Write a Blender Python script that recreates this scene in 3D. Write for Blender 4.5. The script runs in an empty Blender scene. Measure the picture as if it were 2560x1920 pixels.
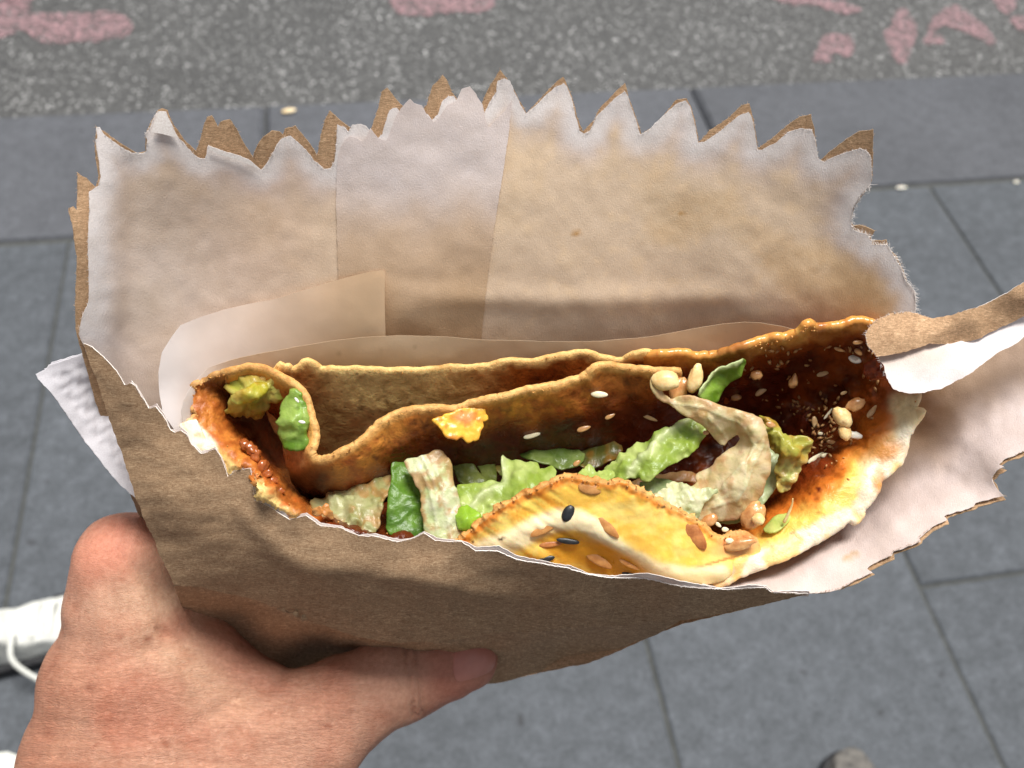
import bpy, math, random
import numpy as np
from mathutils import Matrix, Vector
from mathutils.geometry import delaunay_2d_cdt

random.seed(7)
rng = np.random.default_rng(7)
SC = bpy.context.scene
COL = SC.collection

# ------------------------------------------------------------------ camera
FPX, CXP, CYP = 2200.0, 1280.0, 960.0
CAM_H = 1.55
PITCH, ROLL, YAW = math.radians(53.187), math.radians(6.688), math.radians(-15.013)


def camera_axes():
    cp, sp = math.cos(PITCH), math.sin(PITCH)
    fwd = np.array([0, cp, -sp]); up = np.array([0, sp, cp]); right = np.array([1.0, 0, 0])
    cr, sr = math.cos(ROLL), math.sin(ROLL)
    r2 = cr * right + sr * up
    u2 = -sr * right + cr * up
    cy, sy = math.cos(YAW), math.sin(YAW)
    Z = np.array([[cy, -sy, 0], [sy, cy, 0], [0, 0, 1]])
    return Z @ r2, Z @ u2, Z @ fwd


AX, AY, AF = camera_axes()
CAM = np.array([0.0, 0.0, CAM_H])
cam_data = bpy.data.cameras.new("camera")
cam = bpy.data.objects.new("camera", cam_data)
COL.objects.link(cam)
m = Matrix.Identity(4)
for i in range(3):
    m[i][0], m[i][1], m[i][2] = AX[i], AY[i], -AF[i]
m.translation = Vector(CAM)
cam.matrix_world = m
cam_data.sensor_width = 36.0
cam_data.lens = 36.0 * FPX / 2560.0
cam_data.clip_start = 0.01
cam_data.clip_end = 200.0
cam_data.dof.use_dof = True
cam_data.dof.focus_distance = 0.205
cam_data.dof.aperture_fstop = 19.0
SC.camera = cam

# ------------------------------------------------------------------ light
SUN_EL, SUN_AZ = math.radians(78), math.radians(38)     # azimuth clockwise from +Y
world = bpy.data.worlds.new("World")
SC.world = world
world.use_nodes = True
wn = world.node_tree.nodes
wl = world.node_tree.links
sky = wn.new("ShaderNodeTexSky")
sky.sky_type = 'NISHITA'
sky.sun_disc = False
sky.sun_elevation = SUN_EL
sky.sun_rotation = SUN_AZ
sky.dust_density = 4.0
sky.air_density = 1.0
sky.ozone_density = 1.0
hs = wn.new("ShaderNodeHueSaturation")
hs.inputs["Saturation"].default_value = 0.35
wl.new(sky.outputs[0], hs.inputs["Color"])
wl.new(hs.outputs[0], wn["Background"].inputs["Color"])
wn["Background"].inputs["Strength"].default_value = 0.065
sun_data = bpy.data.lights.new("sun", 'SUN')
sun_data.energy = 3.75
sun_data.angle = math.radians(22)
sun_data.color = (1.0, 0.975, 0.93)
sun = bpy.data.objects.new("sun", sun_data)
COL.objects.link(sun)
sd = Vector((math.sin(SUN_AZ) * math.cos(SUN_EL), math.cos(SUN_AZ) * math.cos(SUN_EL), math.sin(SUN_EL)))
sun.rotation_euler = sd.to_track_quat('Z', 'Y').to_euler()
sun.location = (0, 0, 5)
SC.view_settings.view_transform = 'Standard'
SC.view_settings.look = 'None'
SC.view_settings.exposure = 0.4
SC.view_settings.gamma = 1.0
SC.cycles.max_bounces = 8
SC.cycles.transparent_max_bounces = 8


# ------------------------------------------------------------------ helpers
def lin(r, g, b):
    c = np.array([r, g, b], float) / 255.0
    return np.where(c <= 0.04045, c / 12.92, ((c + 0.055) / 1.055) ** 2.4)


def cam_xyz(u, v, d):
    u = np.asarray(u, float); v = np.asarray(v, float); d = np.asarray(d, float)
    return np.stack([(u - CXP) / FPX * d, -(v - CYP) / FPX * d, d + 0 * u], -1)


def to_world(P):
    return CAM + P[..., 0:1] * AX + P[..., 1:2] * AY + P[..., 2:3] * AF


def at(u, v, d):
    return to_world(cam_xyz(u, v, d))


def ground_pt(u, v, z=0.0):
    d = (u - CXP) / FPX * AX - (v - CYP) / FPX * AY + AF
    return CAM + d * ((z - CAM_H) / d[2])


def _hash(ix, iy, iz, seed):
    h = (ix.astype(np.int64) * 374761393 + iy.astype(np.int64) * 668265263 + iz.astype(np.int64) * 2147483647 + seed * 144665) & 0xFFFFFFFF
    h = ((h ^ (h >> 13)) * 1274126177) & 0xFFFFFFFF
    h = ((h ^ (h >> 15)) * 2246822519) & 0xFFFFFFFF
    return ((h ^ (h >> 16)) & 0xFFFFFF) / float(0xFFFFFF) * 2 - 1


def vnoise(x, y, z=0.0, seed=0):
    x = np.asarray(x, float); y = np.asarray(y, float); z = np.asarray(z, float) + 0 * x
    ix, iy, iz = np.floor(x), np.floor(y), np.floor(z)
    fx, fy, fz = x - ix, y - iy, z - iz
    fx, fy, fz = (t * t * t * (t * (t * 6 - 15) + 10) for t in (fx, fy, fz))
    r = 0
    for dx in (0, 1):
        for dy in (0, 1):
            for dz in (0, 1):
                w = (fx if dx else 1 - fx) * (fy if dy else 1 - fy) * (fz if dz else 1 - fz)
                r = r + w * _hash(ix + dx, iy + dy, iz + dz, seed)
    return r


def fbm(x, y, z=0.0, seed=0, octv=4, gain=0.5):
    r, a, t = 0, 1.0, 0
    for o in range(octv):
        r = r + a * vnoise(x * 2 ** o, y * 2 ** o, z * 2 ** o, seed + o * 17)
        t += a; a *= gain
    return r / t


def ss(a, b, x):
    t = np.clip((x - a) / (b - a + 1e-12), 0, 1)
    return t * t * (3 - 2 * t)


def mix(a, b, t):
    t = np.asarray(t)[..., None]
    return a * (1 - t) + b * t


def tps(pts):
    pts = np.array(pts, float)
    X = pts[:, :2] / 1000.0; D = pts[:, 2]
    n = len(X)

    def K(A, B):
        r2 = ((A[:, None, :] - B[None]) ** 2).sum(-1)
        return 0.5 * r2 * np.log(r2 + 1e-12)
    L = np.zeros((n + 3, n + 3))
    L[:n, :n] = K(X, X) + np.eye(n) * 1e-5
    L[:n, n] = 1; L[:n, n + 1:] = X; L[n, :n] = 1; L[n + 1:, :n] = X.T
    w = np.linalg.solve(L, np.concatenate([D, np.zeros(3)]))

    def f(u, v):
        u = np.asarray(u, float).ravel(); v = np.asarray(v, float).ravel()
        Q = np.stack([u, v], -1) / 1000.0
        out = np.zeros(len(Q))
        for s in range(0, len(Q), 20000):
            q = Q[s:s + 20000]
            out[s:s + 20000] = K(q, X) @ w[:n] + w[n] + q @ w[n + 1:]
        return out
    return f


def inside(poly, x, y):
    r = np.zeros(len(x), bool)
    x1, y1 = poly[:, 0], poly[:, 1]
    x2, y2 = np.roll(x1, -1), np.roll(y1, -1)
    for a, b, c, d in zip(x1, y1, x2, y2):
        if b == d:
            continue
        k = ((b > y) != (d > y)) & (x < (c - a) * (y - b) / (d - b) + a)
        r ^= k
    return r


def dist_poly(poly, x, y, closed=False):
    p = np.array(poly, float)
    q = np.roll(p, -1, 0) if closed else p[1:]
    p = p if closed else p[:-1]
    best = np.full(len(x), 1e9)
    for (ax, ay), (bx, by) in zip(p, q):
        dx, dy = bx - ax, by - ay
        L = dx * dx + dy * dy + 1e-9
        t = np.clip(((x - ax) * dx + (y - ay) * dy) / L, 0, 1)
        best = np.minimum(best, np.hypot(x - ax - t * dx, y - ay - t * dy))
    return best


def blob(u, v, cu, cv, ru, rv, ang=0.0, soft=0.5):
    a = math.radians(ang)
    du, dv = u - cu, v - cv
    x = (du * math.cos(a) + dv * math.sin(a)) / ru
    y = (-du * math.sin(a) + dv * math.cos(a)) / rv
    return 1 - ss(1 - soft, 1 + soft, np.hypot(x, y))


def densify(poly, s, closed=True):
    p = np.array(poly, float)
    q = np.roll(p, -1, 0) if closed else p[1:]
    pp = p if closed else p[:-1]
    out = []
    for a, b in zip(pp, q):
        n = max(1, int(np.hypot(*(b - a)) / s + 0.5))
        for k in range(n):
            out.append(a + (b - a) * k / n)
    if not closed:
        out.append(p[-1])
    return np.array(out)


def smooth_line(poly, it=2, closed=False):
    p = np.array(poly, float)
    for _ in range(it):
        if closed:
            q = np.roll(p, -1, 0)
            p = np.stack([p * .75 + q * .25, p * .25 + q * .75], 1).reshape(-1, 2)
        else:
            a, b = p[:-1], p[1:]
            n = np.stack([a * .75 + b * .25, a * .25 + b * .75], 1).reshape(-1, p.shape[1])
            p = np.vstack([p[:1], n[1:-1], p[-1:]])
    return p


def link(name, me, parent=None, mats=(), center=None, label=None, kind=None):
    ob = bpy.data.objects.new(name, me)
    for mt in mats:
        me.materials.append(mt)
    COL.objects.link(ob)
    if parent is not None:
        ob.parent = parent
        if center is not None:
            ob.location = Vector(center) - parent.matrix_world.translation if parent.parent is None else Vector(center) - WLOC[parent.name]
    elif center is not None:
        ob.location = Vector(center)
    if center is not None:
        WLOC[ob.name] = Vector(center)
    if label:
        ob["label"] = label
    if kind:
        ob["kind"] = kind
    return ob


WLOC = {}


def thing(name, label, cat, loc, group=None):
    ob = bpy.data.objects.new(name, None)
    COL.objects.link(ob)
    ob.location = Vector(loc)
    ob.matrix_world = Matrix.Translation(Vector(loc))
    ob.empty_display_size = 0.01
    ob["label"] = label; ob["category"] = cat
    if group:
        ob["group"] = group
    WLOC[ob.name] = Vector(loc)
    return ob


def tag(ob, label, cat, group=None):
    ob["label"] = label; ob["category"] = cat
    if group:
        ob["group"] = group
    return ob


def make_mesh(name, V, F, smooth=True):
    me = bpy.data.meshes.new(name)
    me.from_pydata(V.tolist() if isinstance(V, np.ndarray) else V, [], F.tolist() if isinstance(F, np.ndarray) else F)
    if smooth:
        me.polygons.foreach_set("use_smooth", np.ones(len(me.polygons), bool))
    me.update()
    return me


def set_col(me, C, name="Col"):
    a = me.color_attributes.new(name, 'FLOAT_COLOR', 'POINT')
    if C.shape[1] == 3:
        C = np.hstack([C, np.ones((len(C), 1))])
    a.data.foreach_set("color", C.astype(np.float32).ravel())


def vnormals(P, T):
    N = np.zeros_like(P)
    fn = np.cross(P[T[:, 1]] - P[T[:, 0]], P[T[:, 2]] - P[T[:, 0]])
    for k in range(3):
        np.add.at(N, T[:, k], fn)
    return N / (np.linalg.norm(N, axis=1, keepdims=True) + 1e-20)


def sheet(name, outline, depth, thick, mats, parent=None, spacing=10, fray=0.0, disp=None,
          paint=None, soft=False, label=None, kind=None, bulge=0.35, seed=1, closed_smooth=0, uvscale=1000.0):
    """A curved solid sheet.  outline: rim positions; depth: callable giving distance; thickness in metres."""
    poly = np.array(outline, float)
    if closed_smooth:
        poly = smooth_line(poly, closed_smooth, True)
    B = densify(poly, spacing * 0.8)
    if fray:
        if soft:
            B = B + fray * .9 * np.stack([fbm(B[:, 0] / 26, B[:, 1] / 26, 0, seed, 2), fbm(B[:, 0] / 26, B[:, 1] / 26, 7, seed + 9, 2)], -1)
        nx = vnoise(B[:, 0] / 9, B[:, 1] / 9, 0, seed) + 0.6 * vnoise(B[:, 0] / 3.3, B[:, 1] / 3.3, 0, seed + 5)
        ny = vnoise(B[:, 0] / 9, B[:, 1] / 9, 7, seed + 9) + 0.6 * vnoise(B[:, 0] / 3.3, B[:, 1] / 3.3, 7, seed + 3)
        B = B + fray * (.38 if soft else 1.0) * np.stack([nx, ny], -1)
    x0, y0 = B.min(0); x1, y1 = B.max(0)
    gx = np.arange(x0, x1, spacing); gy = np.arange(y0, y1, spacing * 0.866)
    X, Y = np.meshgrid(gx, gy)
    X = X + (np.arange(len(gy)) % 2)[:, None] * spacing * 0.5
    X = X + rng.uniform(-.15, .15, X.shape) * spacing; Y = Y + rng.uniform(-.15, .15, Y.shape) * spacing
    X, Y = X.ravel(), Y.ravel()
    k = inside(B, X, Y)
    X, Y = X[k], Y[k]
    k = dist_poly(B, X, Y, True) > spacing * 0.55
    X, Y = X[k], Y[k]
    pts = [Vector((a, b)) for a, b in B] + [Vector((a, b)) for a, b in zip(X, Y)]
    nb = len(B)
    res = delaunay_2d_cdt(pts, [], [list(range(nb))], 1, 1e-4)
    UV = np.array([(p.x, p.y) for p in res[0]])
    T = np.array([f for f in res[2] if len(f) == 3])
    u, v = UV[:, 0], UV[:, 1]
    d = depth(u, v)
    P = cam_xyz(u, v, d)
    # orient triangles towards the viewer side
    a, b, c = UV[T[:, 0]], UV[T[:, 1]], UV[T[:, 2]]
    ar = (b[:, 0] - a[:, 0]) * (c[:, 1] - a[:, 1]) - (b[:, 1] - a[:, 1]) * (c[:, 0] - a[:, 0])
    T[ar > 0] = T[ar > 0][:, ::-1]
    # cam_xyz is x right, y up, z forward; image y is flipped => normal towards camera is -z
    N = vnormals(P, T)
    if np.mean(N[:, 2]) > 0:
        T = T[:, ::-1]; N = -N
    if disp is not None:
        P = P + N * disp(u, v)[:, None]
        N = vnormals(P, T)
    n = len(P)
    # boundary
    E = np.concatenate([T[:, [0, 1]], T[:, [1, 2]], T[:, [2, 0]]])
    key = np.sort(E, 1); kk = key[:, 0].astype(np.int64) * (n + 1) + key[:, 1]
    uq, inv, cnt = np.unique(kk, return_inverse=True, return_counts=True)
    BE = E[cnt[inv] == 1]
    Pb = P - N * thick
    bv = np.unique(BE)
    out = np.zeros_like(P)
    ed = P[BE[:, 1]] - P[BE[:, 0]]
    o = np.cross(ed, N[BE[:, 0]])
    np.add.at(out, BE[:, 0], o); np.add.at(out, BE[:, 1], o)
    out /= (np.linalg.norm(out, axis=1, keepdims=True) + 1e-20)
    # cam space (x right, y up, z forward) is left-handed with respect to world, flip windings below
    V = [P, Pb]; F = [T[:, ::-1], T + n]; MI = [np.zeros(len(T), int), np.ones(len(T), int)]
    src = [np.arange(n), np.arange(n)]
    idx = np.full(n, -1); idx[bv] = np.arange(len(bv))
    base = 2 * n
    rings = []
    if soft:
        rings.append(lambda q: q)
        fr = [0.25, 0.75]
        prev = np.arange(n)
        for s in fr:
            V.append(P[bv] - N[bv] * thick * s + out[bv] * thick * bulge); src.append(bv)
            cur = idx + base; base += len(bv)
            F.append(np.stack([prev[BE[:, 0]], prev[BE[:, 1]], cur[BE[:, 1]]], 1)); F.append(np.stack([prev[BE[:, 0]], cur[BE[:, 1]], cur[BE[:, 0]]], 1))
            MI += [np.full(len(BE), 2), np.full(len(BE), 2)]
            prev = cur
        cur = np.arange(n) + n
        F.append(np.stack([prev[BE[:, 0]], prev[BE[:, 1]], cur[BE[:, 1]]], 1)); F.append(np.stack([prev[BE[:, 0]], cur[BE[:, 1]], cur[BE[:, 0]]], 1))
        MI += [np.full(len(BE), 2), np.full(len(BE), 2)]
    else:
        V.append(P[bv]); src.append(bv); top = idx + base; base += len(bv)
        V.append(Pb[bv]); src.append(bv); bot = idx + base; base += len(bv)
        F.append(np.stack([top[BE[:, 0]], top[BE[:, 1]], bot[BE[:, 1]]], 1)); F.append(np.stack([top[BE[:, 0]], bot[BE[:, 1]], bot[BE[:, 0]]], 1))
        MI += [np.full(len(BE), 2), np.full(len(BE), 2)]
    V = to_world(np.concatenate(V)); F = np.concatenate(F); MI = np.concatenate(MI); src = np.concatenate(src)
    ce = V.mean(0)
    me = make_mesh(name, V - ce, F)
    if len(mats) > 1:
        mi = np.minimum(MI, len(mats) - 1)
        me.polygons.foreach_set("material_index", mi.astype(np.int32))
    uvl = me.uv_layers.new(name="rest")
    li = np.empty(len(me.loops), np.int32); me.loops.foreach_get("vertex_index", li)
    uvl.data.foreach_set("uv", (UV[src][li] / uvscale).astype(np.float32).ravel())
    if paint is not None:
        set_col(me, paint(u, v)[src])
    ob = link(name, me, parent, mats, ce, label, kind)
    ob["_"] = 0
    del ob["_"]
    return ob


def surface_net(fn, lo, hi, h):
    """Mesh of the zero level of fn over a box (camera-space or world-space metric coordinates)."""
    lo = np.array(lo, float); hi = np.array(hi, float)
    n = np.ceil((hi - lo) / h).astype(int) + 1
    xs = [lo[i] + h * np.arange(n[i]) for i in range(3)]
    G = np.empty(n, np.float32)
    for i in range(n[0]):
        Y, Z = np.meshgrid(xs[1], xs[2], indexing='ij')
        G[i] = fn(np.full_like(Y, xs[0][i]), Y, Z)
    cn = n - 1
    acc = np.zeros((*cn, 3)); cnt = np.zeros(cn)
    corners = [(0, 0, 0), (1, 0, 0), (0, 1, 0), (1, 1, 0), (0, 0, 1), (1, 0, 1), (0, 1, 1), (1, 1, 1)]

    def g(c):
        return G[c[0]:c[0] + cn[0], c[1]:c[1] + cn[1], c[2]:c[2] + cn[2]]
    for ax in range(3):
        for c in corners:
            if c[ax] == 1:
                continue
            c2 = list(c); c2[ax] = 1
            a, b = g(c), g(c2)
            k = (a < 0) != (b < 0)
            t = np.where(k, a / np.where(k, a - b, 1), 0)
            for q in range(3):
                acc[..., q] += np.where(k, c[q] + (t if q == ax else 0), 0)
            cnt += k
    act = cnt > 0
    ids = np.full(cn, -1, np.int64); ids[act] = np.arange(act.sum())
    I = np.argwhere(act)
    V = lo + h * (I + acc[act] / cnt[act][:, None])
    F = []
    for ax in range(3):
        b1, b2 = [q for q in range(3) if q != ax]
        s0 = [slice(1, cn[q]) for q in range(3)]
        s0[ax] = slice(0, cn[ax])
        s1 = list(s0); s1[ax] = slice(1, cn[ax] + 1)
        A = G[tuple(s0)]; Bv = G[tuple(s1)]
        k = np.argwhere((A < 0) != (Bv < 0))
        if not len(k):
            continue
        sg = A[tuple(k.T)] < 0
        base = k.copy(); base[:, b1] += 1; base[:, b2] += 1

        def idd(o1, o2):
            q = base.copy(); q[:, b1] += o1; q[:, b2] += o2
            return ids[q[:, 0], q[:, 1], q[:, 2]]
        quad = np.stack([idd(-1, -1), idd(0, -1), idd(0, 0), idd(-1, 0)], 1)
        flip = sg if ax != 1 else ~sg
        quad[~flip] = quad[~flip][:, ::-1]
        F.append(quad)
    return V, np.concatenate(F)


def round_cone(p1, p2, r1, r2):
    p1 = np.array(p1, float); p2 = np.array(p2, float)
    d = p2 - p1; L2 = d @ d

    def f(x, y, z):
        qx, qy, qz = x - p1[0], y - p1[1], z - p1[2]
        t = np.clip((qx * d[0] + qy * d[1] + qz * d[2]) / (L2 + 1e-12), 0, 1)
        return np.sqrt((qx - t * d[0]) ** 2 + (qy - t * d[1]) ** 2 + (qz - t * d[2]) ** 2) - (r1 + (r2 - r1) * t)
    return f


def smin(a, b, k):
    h = np.clip(0.5 + 0.5 * (b - a) / k, 0, 1)
    return b * (1 - h) + a * h - k * h * (1 - h)


# ------------------------------------------------------------------ materials
class NT:
    def __init__(self, name):
        self.m = bpy.data.materials.new(name); self.m.use_nodes = True
        self.t = self.m.node_tree; self.n = self.t.nodes; self.l = self.t.links
        self.b = self.n["Principled BSDF"]; self.o = self.n["Material Output"]

    def new(self, typ, **kw):
        nd = self.n.new(typ)
        for k, v in kw.items():
            if k.startswith("i_"):
                nd.inputs[int(k[2:]) if k[2:].isdigit() else k[2:].replace("_", " ")].default_value = v
            else:
                setattr(nd, k, v)
        return nd

    def L(self, a, b):
        self.l.new(a, b)

    def coord(self, which="Object", scale=(1, 1, 1), rot=(0, 0, 0)):
        if which == "UV":
            c = self.new("ShaderNodeUVMap"); out = c.outputs[0]
        else:
            c = self.new("ShaderNodeTexCoord"); out = c.outputs[which]
        mp = self.new("ShaderNodeMapping")
        mp.inputs["Scale"].default_value = scale; mp.inputs["Rotation"].default_value = rot
        self.L(out, mp.inputs[0])
        return mp.outputs[0]

    def noise(self, vec, scale, detail=4, rough=0.55, dist=0.0):
        n = self.new("ShaderNodeTexNoise"); n.inputs["Scale"].default_value = scale
        n.inputs["Detail"].default_value = detail; n.inputs["Roughness"].default_value = rough
        n.inputs["Distortion"].default_value = dist
        self.L(vec, n.inputs["Vector"])
        return n.outputs[0]

    def voro(self, vec, scale, feature='F1'):
        n = self.new("ShaderNodeTexVoronoi"); n.feature = feature; n.inputs["Scale"].default_value = scale
        self.L(vec, n.inputs["Vector"])
        return n

    def ramp(self, x, stops):
        r = self.new("ShaderNodeValToRGB")
        e = r.color_ramp.elements
        while len(e) < len(stops):
            e.new(0.5)
        for i, (p, c) in enumerate(stops):
            e[i].position = p
            if not hasattr(c, "__len__"):
                c = (c, c, c)
            e[i].color = (*[float(q) for q in c], 1)
        self.L(x, r.inputs[0])
        return r.outputs[0]

    def mixc(self, f, a, b, mode='MIX'):
        n = self.new("ShaderNodeMix", data_type='RGBA', blend_type=mode)
        for s, x in ((0, f), (6, a), (7, b)):
            if hasattr(x, "is_linked") or hasattr(x, "links"):
                self.L(x, n.inputs[s])
            elif hasattr(x, "__len__"):
                n.inputs[s].default_value = (*[float(q) for q in x][:3], 1)
            else:
                n.inputs[s].default_value = float(x)
        return n.outputs[2]

    def math(self, op, a, b=0.0, c=0.0):
        n = self.new("ShaderNodeMath", operation=op)
        for s, x in enumerate((a, b, c)):
            if hasattr(x, "links"):
                self.L(x, n.inputs[s])
            else:
                n.inputs[s].default_value = float(x)
        return n.outputs[0]

    def attr(self, name="Col"):
        return self.new("ShaderNodeAttribute", attribute_name=name)

    def bump(self, h, dist, strength=1.0, prev=None):
        b = self.new("ShaderNodeBump"); b.inputs["Strength"].default_value = strength
        b.inputs["Distance"].default_value = dist
        self.L(h, b.inputs["Height"])
        if prev is not None:
            self.L(prev, b.inputs["Normal"])
        return b.outputs[0]

    def set(self, base=None, rough=None, normal=None, spec=None, sss=0.0, sssr=None, coat=None):
        b = self.b
        for k, x in (("Base Color", base), ("Roughness", rough), ("Normal", normal)):
            if x is None:
                continue
            if hasattr(x, "links"):
                self.L(x, b.inputs[k])
            elif hasattr(x, "__len__"):
                b.inputs[k].default_value = (*[float(q) for q in x][:3], 1)
            else:
                b.inputs[k].default_value = x
        if spec is not None:
            b.inputs["Specular IOR Level"].default_value = spec
        if sss:
            b.inputs["Subsurface Weight"].default_value = sss
            b.inputs["Subsurface Radius"].default_value = sssr[:3]
            b.inputs["Subsurface Scale"].default_value = sssr[3]
        if coat:
            b.inputs["Coat Weight"].default_value = coat
        return self.m

    def translucent(self, color, fac, normal=None):
        t = self.new("ShaderNodeBsdfTranslucent")
        if hasattr(color, "links"):
            self.L(color, t.inputs[0])
        else:
            t.inputs[0].default_value = (*[float(q) for q in color], 1)
        if normal is not None:
            self.L(normal, t.inputs[1])
        mx = self.new("ShaderNodeMixShader"); mx.inputs[0].default_value = fac
        self.L(self.b.outputs[0], mx.inputs[1]); self.L(t.outputs[0], mx.inputs[2])
        self.L(mx.outputs[0], self.o.inputs[0])


def m_liner():
    k = NT("liner_paper")
    uv = k.coord("UV")
    c = k.attr()
    n1 = k.noise(uv, 260, 3, 0.7)
    n2 = k.noise(uv, 22, 5, 0.65)
    f = k.ramp(n1, [(0.25, 0.90), (0.75, 1.06)])
    col = k.mixc(1.0, c.outputs[0], f, 'MULTIPLY')
    col = k.mixc(1.0, col, k.ramp(n2, [(0.3, (0.93, 0.90, 0.87)), (0.7, (1.04, 1.03, 1.03))]), 'MULTIPLY')
    fi = k.noise(k.coord("UV", (1, 0.25, 1), (0, 0, 0.6)), 420, 2, 0.6)
    nb = k.bump(k.math('ADD', n1, fi), 0.00009, 0.8)
    k.set(col, 0.62, nb, 0.25)
    k.translucent(col, 0.17, nb)
    return k.m


def m_kraft(name="kraft_paper", dark=1.42, trans=0.25):
    k = NT(name)
    fi = k.noise(k.coord("UV", (0.22, 1, 1), (0, 0, -0.35)), 230, 5, 0.8, 1.8)
    fj = k.noise(k.coord("UV", (1, 0.35, 1), (0, 0, 0.9)), 260, 4, 0.75, 1.4)
    big = k.noise(k.coord("UV"), 6, 4, 0.6)
    a = k.ramp(fi, [(0.34, lin(142, 110, 82) * dark), (0.5, lin(174, 142, 110) * dark), (0.68, lin(216, 184, 148) * dark)])
    col = k.mixc(1.0, a, k.ramp(fj, [(0.34, 0.84), (0.66, 1.16)]), 'MULTIPLY')
    col = k.mixc(1.0, col, k.ramp(big, [(0.3, 0.9), (0.7, 1.1)]), 'MULTIPLY')
    nb = k.bump(k.math('ADD', fi, fj), 0.00010, 0.8)
    k.set(col, 0.75, nb, 0.2)
    k.translucent(col, trans, nb)
    return k.m


def m_torn():
    k = NT("torn_paper_edge")
    n = k.noise(k.coord("UV"), 200, 3)
    k.set(k.ramp(n, [(0.3, lin(222, 212, 205)), (0.7, lin(246, 240, 236))]), 0.8, None, 0.1)
    return k.m


def m_kraft_edge():
    k = NT("kraft_torn_edge")
    n = k.noise(k.coord("UV"), 200, 3)
    k.set(k.ramp(n, [(0.3, lin(170, 138, 102)), (0.7, lin(214, 184, 148))]), 0.8, None, 0.1)
    return k.m


def m_wax():
    k = NT("greaseproof_paper")
    uv = k.coord("UV")
    n = k.noise(uv, 9, 4, 0.5)
    col = k.mixc(1.0, k.attr().outputs[0], k.ramp(n, [(0.3, 0.94), (0.7, 1.05)]), 'MULTIPLY')
    nb = k.bump(k.noise(uv, 60, 3), 0.00008, 0.5)
    k.set(col, 0.42, nb, 0.4)
    k.translucent(col, 0.35, nb)
    mx = k.o.inputs[0].links[0].from_socket
    tr = k.new('ShaderNodeBsdfTransparent'); m2 = k.new('ShaderNodeMixShader'); m2.inputs[0].default_value = 0.30
    k.L(mx, m2.inputs[1]); k.L(tr.outputs[0], m2.inputs[2]); k.L(m2.outputs[0], k.o.inputs[0])
    return k.m


def m_food(name, scale=1.0, bump=0.0004, rough_dry=0.55, sss=0.12, pore=0.35, cont=1.0):
    """Cooked surface: colour from the painted batter/egg/sauce layers, wetness in alpha."""
    k = NT(name)
    oc = k.coord("Object")
    c = k.attr()
    n1 = k.noise(oc, 900 * scale, 4, 0.65)
    n2 = k.noise(oc, 230 * scale, 5, 0.62, 0.5)
    vo = k.voro(oc, 420 * scale)
    pores = k.ramp(vo.outputs["Distance"], [(0.0, 0.0), (0.25, 1.0)])
    f = k.ramp(n2, [(0.3, (0.66, 0.58, 0.50)), (0.52, (1.0, 1.0, 1.0)), (0.75, (1.22, 1.18, 1.12))])
    col = k.mixc(cont, c.outputs[0], f, 'MULTIPLY')
    col = k.mixc(0.6 * cont, col, k.ramp(n1, [(0.3, (0.72, 0.66, 0.6)), (0.6, (1.08, 1.08, 1.08))]), 'MULTIPLY')
    col = k.mixc(pore, col, pores, 'MULTIPLY')
    h = k.math('ADD', k.math('MULTIPLY', n2, 1.4), k.math('MULTIPLY', n1, 0.5))
    h = k.math('ADD', h, k.math('MULTIPLY', pores, 0.7 * pore))
    nb = k.bump(h, bump, 0.9)
    r = k.math('MULTIPLY_ADD', c.outputs["Alpha"], -(rough_dry - 0.18), rough_dry)
    r = k.math('ADD', r, k.math('MULTIPLY', k.math('SUBTRACT', n2, 0.5), 0.35))
    k.set(col, r, nb, 0.45, sss, (1.0, 0.45, 0.2, 0.0016))
    k.b.inputs["Subsurface Radius"].default_value = (1.0, 0.45, 0.2)
    return k.m


def m_crumb():
    k = NT("torn_crepe_rim")
    oc = k.coord("Object")
    n = k.noise(oc, 700, 4, 0.7); n2 = k.noise(oc, 160, 3, 0.6)
    c = k.attr()
    col = k.mixc(0.62, c.outputs[0], k.ramp(n2, [(0.3, lin(176, 122, 62)), (0.6, lin(226, 184, 118))]))
    col = k.mixc(0.8, col, k.ramp(n, [(0.3, (0.62, 0.55, 0.48)), (0.6, (1.1, 1.1, 1.1))]), 'MULTIPLY')
    nb = k.bump(k.math('ADD', n, n2), 0.00035, 1.0)
    k.set(col, 0.6, nb, 0.3, 0.15, (1.0, 0.5, 0.25, 0.0015))
    return k.m


def m_leaf():
    k = NT("lettuce_leaf")
    c = k.attr()
    uv = k.coord("UV")
    vo = k.voro(uv, 34, 'DISTANCE_TO_EDGE')
    vein = k.ramp(vo.outputs["Distance"], [(0.0, 1.0), (0.09, 0.0)])
    n = k.noise(uv, 45, 4, 0.6)
    n2 = k.noise(uv, 320, 2, 0.6)
    col = k.mixc(1.0, c.outputs[0], k.ramp(n, [(0.3, (0.80, 0.86, 0.66)), (0.7, (1.12, 1.08, 1.12))]), 'MULTIPLY')
    col = k.mixc(k.math('MULTIPLY', vein, 0.05), col, lin(226, 232, 190))
    h = k.math('ADD', k.math('MULTIPLY', n, 1.0), k.math('MULTIPLY', vein, 0.07))
    h = k.math('ADD', h, k.math('MULTIPLY', n2, 0.12))
    nb = k.bump(h, 0.00035, 0.8)
    k.set(col, 0.32, nb, 0.5)
    k.translucent(col, 0.38, nb)
    return k.m


def m_simple(name, c1, c2, scale, rough=0.5, bump=0.0003, spec=0.4, sss=0.0, coord="Object", detail=4):
    k = NT(name)
    oc = k.coord(coord)
    n = k.noise(oc, scale, detail, 0.6)
    nb = k.bump(n, bump, 0.8)
    k.set(k.ramp(n, [(0.32, c1), (0.68, c2)]), rough, nb, spec, sss, (1.0, 0.6, 0.35, 0.0015))
    return k.m


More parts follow.
